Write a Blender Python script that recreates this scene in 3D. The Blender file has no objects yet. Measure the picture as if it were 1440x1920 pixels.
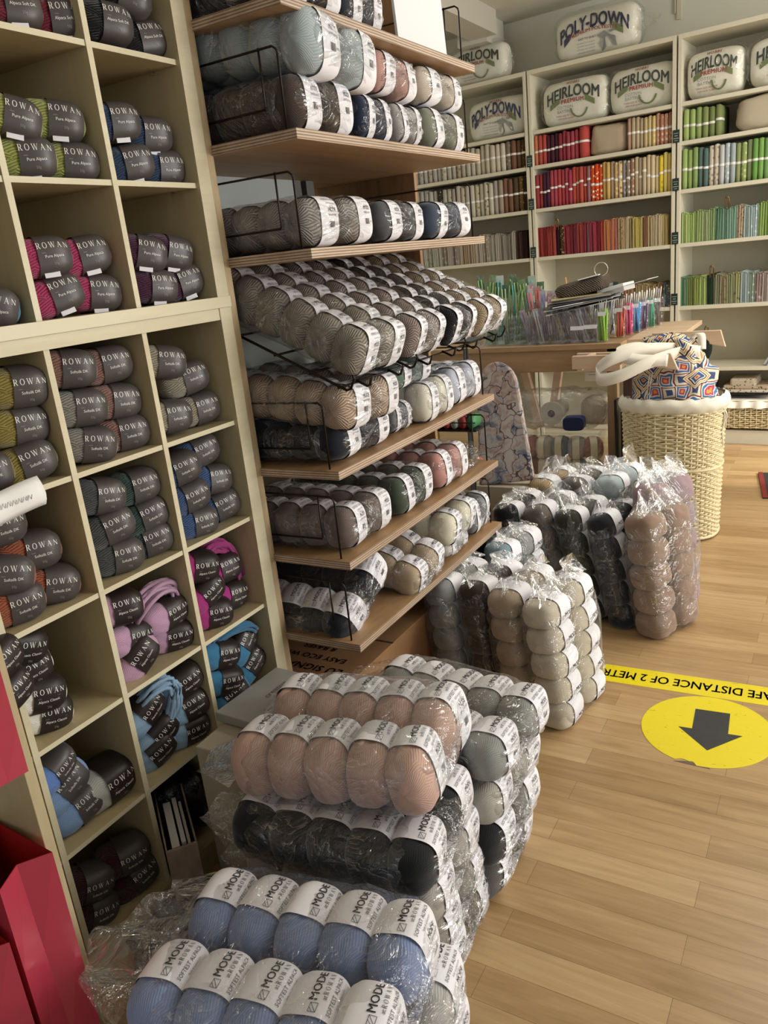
import bpy, math, random
from mathutils import Vector, Matrix, noise
R=math.radians; PI=math.pi
random.seed(7)
SC=bpy.context.scene
COL=SC.collection
# ---------------------------------------------------------------- camera
def cam_setup():
    p,r,y=R(17.7),R(-6.1),R(31.5)
    f=Vector((0,math.cos(p),-math.sin(p))); rt=Vector((1,0,0)); up=rt.cross(f)
    X=math.cos(r)*rt+math.sin(r)*up; Y=-math.sin(r)*rt+math.cos(r)*up
    Z=Matrix.Rotation(y,3,'Z'); X,Y,f=Z@X,Z@Y,Z@f
    m=Matrix((X,Y,-f)).transposed().to_4x4(); m.translation=Vector((0,0,1.15))
    cd=bpy.data.cameras.new('camera'); cd.sensor_fit='VERTICAL'; cd.sensor_height=24.0
    cd.lens=1470/1920*24.0; cd.clip_start=.02; cd.clip_end=60
    co=bpy.data.objects.new('camera',cd); COL.objects.link(co); co.matrix_world=m; SC.camera=co
cam_setup()
# ---------------------------------------------------------------- light
SC.view_settings.view_transform='Standard'; SC.view_settings.look='None'
SC.view_settings.gamma=1.0; SC.view_settings.use_curve_mapping=False
SC.view_settings.exposure=0.42
SC.cycles.transparent_max_bounces=24
W=bpy.data.worlds.new('world'); SC.world=W; W.use_nodes=True
W.node_tree.nodes['Background'].inputs[0].default_value=(.86,.93,1,1)
W.node_tree.nodes['Background'].inputs[1].default_value=.30
def area(name,loc,size,energy,color,rot):
    l=bpy.data.lights.new(name,'AREA'); l.shape='RECTANGLE'; l.size,l.size_y=size; l.energy=energy; l.color=color
    o=bpy.data.objects.new(name,l); COL.objects.link(o); o.location=loc; o.rotation_euler=rot; return o
# daylight from the shop window on the right, and an unseen soft fill behind the camera
area('window_light',(2.6,2.6,1.75),(3.0,1.5),112,(1,.98,.935),(0,R(84),0))
area('rear_fill_light',(1.6,-2.2,2.0),(2.2,1.6),8,(.88,.94,1),(R(-70),0,R(-150)))
area('ceiling_fill',(.4,3.3,2.3),(1.4,.4),20,(1,.97,.9),(0,0,0))  # fill light added under the ceiling to brighten the back shelves
def sunbeam():
    l=bpy.data.lights.new('sun_through_window','SPOT'); l.energy=420; l.spot_size=R(15); l.spot_blend=.35; l.shadow_soft_size=.03; l.color=(1,.93,.78)
    o=bpy.data.objects.new('sun_through_window',l); COL.objects.link(o); o.location=(2.5,4.2,2.2); o.rotation_euler=(Vector((-.42,4.22,0))-Vector(o.location)).to_track_quat('-Z','Y').to_euler()
sunbeam()
area('bay_window_light',(-1.9,3.3,2.1),(.9,.6),7,(.92,.96,1),(R(-35),0,0))
# ---------------------------------------------------------------- materials
def hx(s):
    s=s.lstrip('#'); c=[int(s[i:i+2],16)/255 for i in (0,2,4)]
    return tuple((v/12.92 if v<=.04045 else ((v+.055)/1.055)**2.4) for v in c)+(1,)
def des(s,k):
    r,g,b=hx(s)[:3]; y=.3*r+.59*g+.11*b; return (y+(r-y)*k,y+(g-y)*k,y+(b-y)*k,1)
def mul(c,k): return tuple(min(1,v*k) for v in c[:3])+(1,)
class NT:
    def __init__(s,name):
        s.m=bpy.data.materials.new(name); s.m.use_nodes=True; s.t=s.m.node_tree; s.n=s.t.nodes
        s.b=s.n['Principled BSDF']; s.out=s.n['Material Output']
    def add(s,ty,**k):
        o=s.n.new(ty)
        for a,v in k.items():
            if a.startswith('i_'): o.inputs[a[2:].replace('_',' ')].default_value=v
            else: setattr(o,a,v)
        return o
    def l(s,a,b): s.t.links.new(a,b)
    def coord(s,kind='Object',scale=(1,1,1),rot=(0,0,0)):
        c=s.add('ShaderNodeTexCoord'); m=s.add('ShaderNodeMapping'); m.inputs['Scale'].default_value=scale; m.inputs['Rotation'].default_value=rot
        s.l(c.outputs[kind],m.inputs['Vector']); return m.outputs[0]
    def noise(s,v,scale,detail=3,rough=.5,dist=0):
        o=s.add('ShaderNodeTexNoise'); o.inputs['Scale'].default_value=scale; o.inputs['Detail'].default_value=detail; o.inputs['Roughness'].default_value=rough; o.inputs['Distortion'].default_value=dist
        s.l(v,o.inputs['Vector']); return o
    def ramp(s,fac,stops):
        o=s.add('ShaderNodeValToRGB'); e=o.color_ramp.elements
        while len(e)<len(stops): e.new(.5)
        for i,(p,c) in enumerate(stops): e[i].position=p; e[i].color=c
        s.l(fac,o.inputs[0]); return o.outputs[0]
    def bump(s,h,strength=.3,dist=.002):
        o=s.add('ShaderNodeBump'); o.inputs['Strength'].default_value=strength; o.inputs['Distance'].default_value=dist
        s.l(h,o.inputs['Height']); s.l(o.outputs[0],s.b.inputs['Normal']); return o
_plain={}
def plain(name,col,rough=.6,metal=0,bump=0,bscale=200,spec=.5,var=0):
    k=(name,)
    if k in _plain: return _plain[k]
    t=NT(name); c=hx(col) if isinstance(col,str) else col
    t.b.inputs['Base Color'].default_value=c; t.b.inputs['Roughness'].default_value=rough; t.b.inputs['Metallic'].default_value=metal
    t.b.inputs['Specular IOR Level'].default_value=spec
    if bump or var:
        v=t.coord(); n=t.noise(v,bscale,3)
        if bump: t.bump(n.outputs['Fac'],bump,.002)
        if var:
            t.l(t.ramp(n.outputs['Fac'],[(.3,mul(c,1-var)),(.7,mul(c,1+var))]),t.b.inputs['Base Color'])
    _plain[k]=t.m; return t.m
def wood(name,c1,c2,axis='Y',scale=14,rough=.5,layers=0,knots=0):
    t=NT(name); sc={'X':(.12,1,1),'Y':(1,.12,1),'Z':(1,1,.12)}[axis]
    v=t.coord('Object',sc); n=t.noise(v,scale,5,.6,.6)
    v2=t.coord('Object',tuple(a*6 for a in sc)); n2=t.noise(v2,scale*2,3,.6)
    mx=t.add('ShaderNodeMath',operation='ADD'); m2=t.add('ShaderNodeMath',operation='MULTIPLY'); m2.inputs[1].default_value=.35
    t.l(n2.outputs['Fac'],m2.inputs[0]); t.l(n.outputs['Fac'],mx.inputs[0]); t.l(m2.outputs[0],mx.inputs[1])
    col=t.ramp(mx.outputs[0],[(.45,hx(c1)),(.85,hx(c2))])
    if layers:
        w=t.add('ShaderNodeTexWave',wave_type='BANDS',bands_direction='Z'); w.inputs['Scale'].default_value=layers; w.inputs['Distortion'].default_value=1.2; w.inputs['Detail'].default_value=2
        w.inputs['Detail Scale'].default_value=.3
        t.l(t.coord('Object',(.3,.3,1)),w.inputs['Vector'])
        mm=t.add('ShaderNodeMix',data_type='RGBA',blend_type='MULTIPLY'); mm.inputs['Factor'].default_value=.75
        t.l(col,mm.inputs['A']); t.l(t.ramp(w.outputs['Fac'],[(.1,hx('6a5540')),(.6,(1,1,1,1))]),mm.inputs['B']); col=mm.outputs['Result']
    t.l(col,t.b.inputs['Base Color']); t.b.inputs['Roughness'].default_value=rough
    t.bump(mx.outputs[0],.15,.001); return t.m
_yarn={}
def yarn(col,kind='soft'):
    k=(col,kind)
    if k in _yarn: return _yarn[k]
    t=NT('yarn_'+kind); c=des(col,.82)
    uv=t.add('ShaderNodeUVMap')
    f={'soft':(12.5,5),'knit':(8.5,9),'wool':(9.5,6)}[kind]
    def bands(rot,sc,dist):
        m=t.add('ShaderNodeMapping'); m.inputs['Rotation'].default_value=(0,0,rot); m.inputs['Scale'].default_value=(1,.45,1)
        t.l(uv.outputs[0],m.inputs['Vector'])
        w=t.add('ShaderNodeTexWave',wave_type='BANDS',bands_direction='X'); w.inputs['Scale'].default_value=sc; w.inputs['Distortion'].default_value=dist
        w.inputs['Detail'].default_value=2; w.inputs['Detail Scale'].default_value=1.5
        t.l(m.outputs[0],w.inputs['Vector']); return w.outputs['Fac']
    a=bands(.55,f[0]*.62,{'soft':1.1,'wool':2.0,'knit':.8}[kind]); b=bands(-.65,f[0]*.7,{'soft':1.3,'wool':2.2,'knit':.9}[kind])
    nm=t.noise(uv.outputs[0],2.6,1); mk=t.ramp(nm.outputs['Fac'],[(.49,(0,0,0,1)),(.52,(1,1,1,1))])
    mx=t.add('ShaderNodeMix',data_type='FLOAT'); t.l(mk,mx.inputs['Factor']); t.l(a,mx.inputs['A']); t.l(b,mx.inputs['B'])
    h=mx.outputs['Result']
    oi=t.add('ShaderNodeObjectInfo')
    lo={'soft':.83,'knit':.45,'wool':.52}[kind]
    cr=t.ramp(h,[(0,mul(c,lo)),(.6,mul(c,1.08))])  # shade in the grooves between strands is put into the yarn colour
    big=t.noise(t.coord('Object'),18,2); mm=t.add('ShaderNodeMix',data_type='RGBA',blend_type='MULTIPLY'); mm.inputs['Factor'].default_value=.6
    t.l(cr,mm.inputs['A']); t.l(t.ramp(big.outputs['Fac'],[(.3,(.72,.72,.72,1)),(.7,(1.1,1.1,1.1,1))]),mm.inputs['B'])
    t.l(mm.outputs['Result'],t.b.inputs['Base Color']); t.b.inputs['Roughness'].default_value=.95; t.b.inputs['Specular IOR Level'].default_value=.15
    t.b.inputs['Sheen Weight'].default_value=.25 if kind!='knit' else .08; t.b.inputs['Sheen Roughness'].default_value=.5
    t.bump(h,.22 if kind=='soft' else .8,.0018)
    _yarn[k]=t.m; return t.m
def film(name='clear_film',haze=.022,tint='fdfdfd',gl=1.0,scale=11):
    t=NT(name); t.n.remove(t.b)
    v=t.coord(); n=t.noise(v,scale,4,.62,1.2)
    rid=t.add('ShaderNodeMath',operation='SUBTRACT'); rid.inputs[1].default_value=.5; t.l(n.outputs['Fac'],rid.inputs[0])
    ab=t.add('ShaderNodeMath',operation='ABSOLUTE'); t.l(rid.outputs[0],ab.inputs[0])
    n2=t.noise(v,scale*3,2,.5,.4)
    ad=t.add('ShaderNodeMath',operation='MULTIPLY_ADD'); ad.inputs[1].default_value=.03; t.l(n2.outputs['Fac'],ad.inputs[0]); t.l(ab.outputs[0],ad.inputs[2])
    bp=t.add('ShaderNodeBump'); bp.inputs['Strength'].default_value=.9; bp.inputs['Distance'].default_value=.03; t.l(ad.outputs[0],bp.inputs['Height'])
    tr=t.add('ShaderNodeBsdfTransparent'); tr.inputs[0].default_value=hx(tint)
    g=t.add('ShaderNodeBsdfGlossy'); g.inputs['Roughness'].default_value=.10; g.inputs['Color'].default_value=(1,1,1,1); t.l(bp.outputs[0],g.inputs['Normal'])
    d=t.add('ShaderNodeBsdfDiffuse'); d.inputs[0].default_value=(.85,.88,.9,1); t.l(bp.outputs[0],d.inputs['Normal'])
    fr=t.add('ShaderNodeLayerWeight'); fr.inputs['Blend'].default_value=.22; pass
    fm=t.add('ShaderNodeMath',operation='MULTIPLY_ADD',use_clamp=True); fm.inputs[1].default_value=.38*gl; t.l(fr.outputs['Fresnel'],fm.inputs[0])
    cr=t.ramp(ab.outputs[0],[(.0,(.30*gl,)*3+(1,)),(.010,(.08*gl,)*3+(1,)),(.03,(.045*gl,)*3+(1,))]); t.l(cr,fm.inputs[2])
    m1=t.add('ShaderNodeMixShader'); m1.inputs[0].default_value=haze; t.l(tr.outputs[0],m1.inputs[1]); t.l(d.outputs[0],m1.inputs[2])
    m2=t.add('ShaderNodeMixShader'); t.l(fm.outputs[0],m2.inputs[0]); t.l(m1.outputs[0],m2.inputs[1]); t.l(g.outputs[0],m2.inputs[2])
    t.l(m2.outputs[0],t.out.inputs[0]); return t.m
FILM=film(); FILM2=film('cloudy_film',.06,'fbfcfc',1.2,9); CLEAR=film('clear_plastic',.015,'fcfdfd',.65,6)
WHITE=plain('label_paper','e7e5e9',.55,spec=.3); INK=plain('label_ink','26262a',.6); GREYINK=plain('grey_ink','8a8a8e',.6)
BAND=plain('dark_band_paper','4a4544',.42,spec=.5,var=.08,bscale=30); BANDD=plain('dark_band_brown','2b2321',.45,spec=.4)
SILVER=plain('silver_lettering','f0ede6',.5); DIMSILVER=plain('dim_lettering','938c86',.5)
BIRCH=wood('birch_board','ad9d78','bfb08b','Z',7,.42); BIRCHE=wood('birch_edge','c8bd9a','d9d0b2','Y',9,.45)
PLY=wood('oak_ply_face','8d6c4a','b08d66','Y',11,.5); PLYE=wood('oak_ply_edge','a88f76','cbb49c','Y',20,.55,layers=62)
PLYV=wood('oak_post_edge','a08763','cbb38c','Z',18,.5); PLYP=wood('oak_ply_post','7d5a38','a67f55','Z',16,.5); WIRE=plain('brown_black_wire','2a211c',.4,.6)
CREAM=plain('cream_shelf_paint','d5cfb9',.5,spec=.35); WALLM=plain('wall_paint','dcdacb',.8,bump=.1,bscale=60)
PINE=wood('pine_table','8f7152','b3936c','X',9,.5); PINEZ=wood('pine_leg','80664a','a88a66','Z',9,.5)
LIGHTWOOD=wood('light_wood','c6a888','d9bfa2','X',9,.45); BLACK=plain('black_metal','16151a',.45)
COTTON=plain('cream_cotton','e6dfcf',.9,bump=.4,bscale=500,spec=.1)
# ---------------------------------------------------------------- mesh tools
class MB:
    def __init__(s): s.v=[]; s.f=[]; s.mi=[]; s.uv=None
    def add(s,vs,fs,m=0):
        o=len(s.v); s.v+= [tuple(v) for v in vs]; s.f+=[tuple(i+o for i in f) for f in fs]; s.mi+=[m]*len(fs); return s
    def box(s,a,b,m=0):
        (x0,y0,z0),(x1,y1,z1)=a,b
        return s.add([(x0,y0,z0),(x1,y0,z0),(x1,y1,z0),(x0,y1,z0),(x0,y0,z1),(x1,y0,z1),(x1,y1,z1),(x0,y1,z1)],
            [(0,3,2,1),(4,5,6,7),(0,1,5,4),(1,2,6,5),(2,3,7,6),(3,0,4,7)],m)
    def tube(s,pts,r,n=6,m=0,closed=False):
        P=[Vector(p) for p in pts]; rings=[]; k=len(P); ref=Vector((0,0,1))
        for i,p in enumerate(P):
            a=P[i-1] if (i>0 or closed) else p; b=P[(i+1)%k] if (i<k-1 or closed) else p
            d=(b-a).normalized()
            u=d.cross(ref)
            if u.length<.2: u=d.cross(Vector((0,1,.1)))
            u.normalize(); w=d.cross(u)
            rr=r[i] if isinstance(r,(list,tuple)) else r
            rings.append([p+rr*(math.cos(2*PI*j/n)*u+math.sin(2*PI*j/n)*w) for j in range(n)])
        vs=[v for q in rings for v in q]; fs=[]
        for i in range(k if closed else k-1):
            for j in range(n):
                a=i*n+j; b=i*n+(j+1)%n; c=((i+1)%k)*n+(j+1)%n; d=((i+1)%k)*n+j; fs.append((a,b,c,d))
        if not closed: fs+=[tuple(range(n))[::-1],tuple((k-1)*n+j for j in range(n))]
        return s.add(vs,fs,m)
    def prism(s,poly,h,fn=None,m=0):
        # poly 2D (u,v), extruded 0..h along w ; fn maps (u,v,w)->xyz
        fn=fn or (lambda u,v,w:(u,v,w)); k=len(poly)
        vs=[fn(u,v,0) for u,v in poly]+[fn(u,v,h) for u,v in poly]
        return s.add(vs,[tuple(range(k))[::-1],tuple(range(k,2*k))]+[(i,(i+1)%k,k+(i+1)%k,k+i) for i in range(k)],m)
    def grid(s,fn,nu,nv,m=0,cu=False,cv=False):
        vs=[fn(i/(nu if cu else nu-1),j/(nv if cv else nv-1)) for i in range(nu) for j in range(nv)]; fs=[]
        for i in range(nu if cu else nu-1):
            for j in range(nv if cv else nv-1):
                fs.append((i*nv+j,((i+1)%nu)*nv+j,((i+1)%nu)*nv+(j+1)%nv,i*nv+(j+1)%nv))
        return s.add(vs,fs,m)
    def mesh(s,name,mats,smooth=False,uv=None):
        me=bpy.data.meshes.new(name); me.from_pydata(s.v,[],s.f); me.polygons.foreach_set('material_index',s.mi)
        for m in mats: me.materials.append(m)
        if smooth: me.polygons.foreach_set('use_smooth',[True]*len(s.f))
        if uv:
            l=me.uv_layers.new(name='UVMap'); 
            for p in me.polygons:
                for li in p.loop_indices: l.data[li].uv=uv[me.loops[li].vertex_index]
        me.update(); return me
def link(name,me,parent=None,mw=None):
    o=bpy.data.objects.new(name,me); COL.objects.link(o)
    if parent: o.parent=parent
    if mw is not None: o.matrix_local=mw
    return o
def bevel(o,w=.002,seg=2):
    b=o.modifiers.new('bevel','BEVEL'); b.width=w; b.segments=seg; b.limit_method='ANGLE'; b.angle_limit=R(40); return o
def build(mb,name,mats,parent=None,smooth=False,bev=0,mw=None):
    if not isinstance(mats,(list,tuple)): mats=[mats]
    o=link(name,mb.mesh(name,mats,smooth),parent,mw)
    if bev: bevel(o,bev)
    return o
def tag(o,label,cat,group=None):
    o['label']=label; o['category']=cat
    if group: o['group']=group
    return o
def struct(o,label=None):
    o['kind']='structure'
    if label: o['label']=label
    return o
def thing(name,label,cat,loc=(0,0,0),rot=(0,0,0),group=None):
    o=bpy.data.objects.new(name,None); COL.objects.link(o); o.location=loc; o.rotation_euler=rot; o.empty_display_size=.05
    return tag(o,label,cat,group)
# ---- lettering: the built-in font as flat meshes, and serif capitals from strokes
_txt={}
def text2d(s,size=1.0,res=2,space=1.0,bold=0):
    k=(s,res,space,bold)
    if k not in _txt:
        c=bpy.data.curves.new('t','FONT'); c.body=s; c.size=1; c.resolution_u=res; c.space_character=space; c.align_x='CENTER'
        o=bpy.data.objects.new('t',c); COL.objects.link(o); bpy.context.view_layer.update()
        me=o.to_mesh(); vs=[(v.co.x,v.co.y) for v in me.vertices]; fs=[tuple(p.vertices) for p in me.polygons]; o.to_mesh_clear()
        bpy.data.objects.remove(o); bpy.data.curves.remove(c)
        if bold:
            n0=len(vs); vs=[(x+dx,y+dy) for dx,dy in ((-bold,0),(bold,0),(0,bold*.7),(0,-bold*.7)) for x,y in vs]; fs=[tuple(i+n0*q for i in f) for q in range(4) for f in fs]
        _txt[k]=(vs,fs)
    vs,fs=_txt[k]; return [(x*size,y*size) for x,y in vs],fs
def seg(x0,y0,x1,y1,w0,w1=None):
    w1=w1 or w0; dx,dy=x1-x0,y1-y0; L=math.hypot(dx,dy); nx,ny=-dy/L,dx/L
    return [(x0-nx*w0/2,y0-ny*w0/2),(x1-nx*w1/2,y1-ny*w1/2),(x1+nx*w1/2,y1+ny*w1/2),(x0+nx*w0/2,y0+ny*w0/2)]
def arc(cx,cy,rx,ry,a0,a1,tk,tn,n=14):
    q=[]
    for i in range(n):
        A0,A1=R(a0+(a1-a0)*i/n),R(a0+(a1-a0)*(i+1)/n); p=[]
        for A,e in ((A0,1),(A1,1),(A1,-1),(A0,-1)):
            w=(tn+(tk-tn)*abs(math.cos(A)))/2*e; p.append((cx+(rx+w)*math.cos(A),cy+(ry+w)*math.sin(A)))
        q.append(p)
    return q
def serif_word(word,size,gap=.42):
    T,N,S=.15,.05,.045; G={}
    sf=lambda x,y,w=.26:[seg(x-w/2,y,x+w/2,y,S)]
    G['R']=([seg(.14,0,.14,1,T)]+sf(.14,.02)+sf(.1,.98,.2)+[seg(.1,.97,.4,.97,N),seg(.14,.5,.4,.5,N)]+arc(.38,.735,.2,.235,-90,90,T,N,8)+[seg(.36,.5,.66,.02,T,T)]+sf(.68,.02,.18),.74)
    G['O']=(arc(.42,.5,.36,.48,0,360,.14,.05,22),.84)
    G['W']=([seg(.08,.98,.34,.0,.13,.13),seg(.34,.0,.56,.98,.05),seg(.54,.98,.8,.0,.13),seg(.8,.0,1.04,.98,.05)]+sf(.08,.98,.26)+sf(.54,.98,.22)+sf(1.04,.98,.2),1.1)
    G['A']=([seg(.1,.0,.42,1,.05),seg(.4,1,.74,.0,.14),seg(.22,.36,.62,.36,.05)]+sf(.1,.02,.22)+sf(.74,.02,.26),.84)
    G['N']=([seg(.12,0,.12,.98,.05),seg(.1,.98,.74,.0,.13),seg(.74,.0,.74,.98,.05)]+sf(.12,.02,.22)+sf(.08,.98,.2)+sf(.74,.98,.22),.86)
    x=0; out=[]
    for ch in word:
        g,w=G[ch]; out+=[[(x+a,b) for a,b in q] for q in g]; x+=w+gap
    x-=gap; vs=[];fs=[]
    for q in out:
        o=len(vs); vs+=[((a-x/2)*size,b*size) for a,b in q]; fs.append(tuple(range(o,o+len(q))))
    return vs,fs
# ---- a ball of yarn: axis along Y, real size d=(dx,L,dz)
def bsurf(th,t,d,k=1.0,pw=3.8):
    r=max(0,1-abs(t)**pw)**(1/2.2); c,s=math.cos(th),math.sin(th)
    q=(abs(c)**3.1+abs(s)**3.1)**(-1/3.1)
    return (d[0]/2*r*k*c*q,d[1]/2*t,d[2]/2*r*k*s*q)
def ball_mesh(name,d,seed=0,nu=40,nv=24):
    mb=MB(); uv=[]
    for i in range(nu+1):
        for j in range(nv+1):
            t=-math.cos(PI*j/nv); th=2*PI*i/nu
            x,y,z=bsurf(th,t,d)
            p=Vector((x,y,z)); g=.03*math.sin(9*th+7*t+seed)*max(0,1-abs(t)) + .032*(noise.noise(Vector((math.cos(th)*1.4+seed*3,t*2,math.sin(th)*1.4))))
            g*=1-abs(t)**6
            x*=1+g; z*=1+g
            if abs(t)>.8: y*=1-.10*(abs(t)-.8)*(.5+.5*math.sin(3*th))
            mb.v.append((x,y,z)); uv.append((i/nu*3,(t+1)*1.0))
    for i in range(nu):
        for j in range(nv): a=i*(nv+1)+j; mb.f.append((a,a+nv+1,a+nv+2,a+1)); mb.mi.append(0)
    return mb.mesh(name,[yarn('#cccccc')],True,uv)
def band_mesh(name,d,t0,t1,texts,mats,nu=40,nt=9,skew=.0):
    # texts: list of (kind,string,size,along,around(angle deg),up offset, material)
    mb=MB(); k=1.065
    def fn(u,v):
        th=2*PI*u; t=t0+(t1-t0)*v+skew*math.sin(th+.7)
        return bsurf(th,min(.985,t),d,k)
    mb.grid(fn,nu,nt,0,cu=True)
    rad=(d[0]+d[2])/4
    for kind,s,size,al,ang,off,m in texts:
        if kind=='serif': vs,fs=serif_word(s,size)
        elif kind=='poly': vs,fs=s
        else: vs,fs=text2d(s,size,2,1.12 if kind=='wide' else 1.0,.012 if kind=='bold' else 0)
        out=[]
        for x,y in vs:
            yy=al+x; t=yy/(d[1]/2); th=R(ang)+(off+y)/rad
            p=bsurf(th,max(-.97,min(.97,t)),d,k+.018); out.append(p)
        mb.add(out,fs,m)
    return mb.mesh(name,mats,True)
# ================================================================ room
fl=NT('laminate_floor'); v=fl.coord('Object',(1,1,1))
bt=fl.add('ShaderNodeTexBrick'); bt.offset=.37; bt.offset_frequency=2
for k_,x_ in (('Scale',1.0),('Mortar Size',.0006),('Brick Width',.46),('Row Height',.066),('Bias',0.0),('Mortar Smooth',.4)): bt.inputs[k_].default_value=x_
bt.inputs['Color1'].default_value=(0,0,0,1); bt.inputs['Color2'].default_value=(1,1,1,1); bt.inputs['Mortar'].default_value=(0,0,0,1)
fl.l(v,bt.inputs['Vector'])
g1=fl.noise(fl.coord('Object',(1.4,16,1)),3.2,5,.62,.7)
ad=fl.add('ShaderNodeVectorMath',operation='ADD'); 
sepv=fl.add('ShaderNodeMath',operation='MULTIPLY_ADD'); sepv.inputs[1].default_value=.30; fl.l(bt.outputs['Color'],sepv.inputs[0])
m7=fl.add('ShaderNodeMath',operation='MULTIPLY'); m7.inputs[1].default_value=.75; fl.l(g1.outputs['Fac'],m7.inputs[0]); fl.l(m7.outputs[0],sepv.inputs[2])
c=fl.ramp(sepv.outputs[0],[(.18,hx('8f7046')),(.5,hx('b09066')),(.82,hx('c6a87c'))])
mm=fl.add('ShaderNodeMix',data_type='RGBA',blend_type='MULTIPLY'); fl.l(bt.outputs['Fac'],mm.inputs['Factor']); fl.l(c,mm.inputs['A']); mm.inputs['B'].default_value=(.62,.55,.45,1)
fl.l(mm.outputs['Result'],fl.b.inputs['Base Color']); fl.b.inputs['Roughness'].default_value=.33; fl.b.inputs['Specular IOR Level'].default_value=.4
fl.bump(g1.outputs['Fac'],.05,.001)
struct(build(MB().box((-2.9,-2.6,-.06),(2.8,5.0,0)),'floor',fl.m))
struct(build(MB().box((-2.9,-2.6,2.39),(2.8,5.1,2.45)),'ceiling',plain('ceiling_paint','d8d5c8',.85)))
struct(build(MB().box((-1.56,-2.6,0),(-1.46,1.98,2.4)),'wall_left',WALLM))
struct(build(MB().box((-2.9,1.98,0),(-2.8,5.1,2.4)),'wall_far_left',WALLM))
E_BACK=R(-4.2)
wb=build(MB().box((-2.6,.31,0),(4.2,.41,2.4)),'wall_back',WALLM); wb.location=(-.835,4.60,0); wb.rotation_euler=(0,0,E_BACK); struct(wb)
tb=build(MB().box((-1.2,.05,2.25),(-1.02,.31,2.39)).box((-1.12,-2.4,2.27),(-.96,.05,2.39)),'trim_1',plain('beam_paint','c6c2b4',.8)); tb.location=(-.835,4.60,0); tb.rotation_euler=(0,0,E_BACK+R(4)); struct(tb)
# ---------------- pipe clip on the back wall, above the bookcases
def bplace(o,x,y,z,rz=0):
    c,s=math.cos(E_BACK),math.sin(E_BACK); o.location=(-.835+c*x-s*y,4.60+s*x+c*y,z); o.rotation_euler=(0,0,E_BACK+rz); return o
o=build(MB().box((-.012,-.01,-.05),(.012,0,.05)).box((-.022,-.012,-.02),(-.016,0,.05)),'wall_bracket',CREAM,bev=.001); bplace(o,-.07,.31,2.24); tag(o,'small white metal bracket screwed to wall above bookcases','bracket')
# ================================================================ cube shelving with balls of yarn
XF=-1.07; XB=-1.40
def cube_unit(label,z0,z1,shelves,top,bottom):
    t=thing('cube_shelving_unit',label,'shelving unit',((XF+XB)/2,.88,z0))
    ox,oy,oz=t.location
    def P(a,b): return (a[0]-ox,a[1]-oy,a[2]-oz),(b[0]-ox,b[1]-oy,b[2]-oz)
    def pt(name,a,b,m=(BIRCH,)):
        mb=MB(); a,b=P(a,b); mb.box(a,b,0); mb.mi=[0,0,0,1,0,0]; return build(mb,name,[BIRCH,BIRCHE],t)
    pt('side_panel',(XB,1.207,z0),(XF+.006,1.240,z1)); pt('side_panel',(XB,.520,z0),(XF,.532,z1))
    pt('back_panel',(XB-.008,.52,z0),(XB,1.24,z1))
    for y in (.6175,.8045,1.0085): pt('divider',(XB,y-.0055,z0+bottom),(XF,y+.0055,z1-top))
    for z in shelves:
        for y0,y1 in ((.532,.612),(.623,.799),(.810,1.003),(1.014,1.207)):
            pt('shelf',(XB,y0,z-.009),(XF-.002,y1,z))
    pt('top_board',(XB,.52,z1-top),(XF+(.012 if top>.03 else .004),1.243,z1)); pt('bottom_board',(XB,.52,z0),(XF+.009,1.2405,z0+bottom))
    for z in shelves: 
        pn=build(MB().tube([(XF-.06-ox,1.207-oy,z-.012-oz),(XF-.06-ox,1.198-oy,z-.012-oz)],.003,8),'shelf_pin',plain('pin_steel','b8b4a8',.3,.8),t)
    return t
cube_unit('birch cube shelving stacked on top, holding balls of yarn',1.0945,1.76,[1.322,1.527],.02,.0205)
cube_unit('birch cube shelving standing on the floor with yarn balls in its cubes',0,1.094,[.872,.665,.463,.260],.022,.055)
# note taped over a shelf edge
mb=MB(); mb.grid(lambda u,v:(XF+.002+.012*math.sin(v*2.6)+.002*math.sin(9*u),.60+.135*u,.886-.045*v-.004*math.sin(5*u)),14,6)
o=build(mb,'handwritten_note',[plain('note_paper','f0efec',.6),GREYINK],smooth=True); o.modifiers.new('s','SOLIDIFY').thickness=.0006
tag(o,'curled white handwritten paper note stuck over shelf edge below mustard yarn','note')
mb=MB()
for q in range(9):
    y=.63+q*.009; mb.tube([(XF+.0155,y,.861),(XF+.0165,y+.003,.869),(XF+.0165,y+.006,.862),(XF+.0155,y+.009,.868)],.0005,4)
build(mb,'handwriting',GREYINK,o)
# balls: band texts
def rowtexts(line,w,d,dim=False):
    L=d[1]; a=.17*L
    return [('serif','ROWAN',.0082,a+.001,8,.0040,1),('poly',([(-.018,-.0003),(.018,-.0003),(.018,.0003),(-.018,.0003)],[(0,1,2,3)]),0,a,8,-.0022,2),
            ('t',line,.0062,a,8,-.0098,1),('t',w,.0052,a,8,-.020,2)]
DR=(.066,.112,.061)
RB=ball_mesh('yarn_ball',DR,1); RB2=ball_mesh('yarn_ball',DR,4)
BM={}
for line,w,mt in (('Softsilk DK','50g',BAND),('Pure Alpaca','50g',BAND),('Alpaca Soft DK','50g',BAND),('Alpaca Classic','25g',BANDD)):
    BM[line]=band_mesh('paper_band',DR,-.14,.86,rowtexts(line,w,DR),[mt,SILVER,DIMSILVER,WHITE],skew=.06)
def ballrow(col,kind,label,line,pos,rot=(0,0,0),group=None,scale=1,mesh=None):
    o=link('yarn_ball',mesh or random.choice((RB,RB2))); s=o.material_slots[0]; s.link='OBJECT'; s.material=yarn(col,kind)
    o.location=pos; o.rotation_euler=rot; o.scale=(scale,)*3
    tag(o,label,'yarn ball',group); b=link('paper_band',BM[line],o); return o
def tagbit(parent):
    b=build(MB().box((.025,-.002,-.034),(.027,.022,-.026)),'barcode_tab',WHITE,parent); return b
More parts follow.
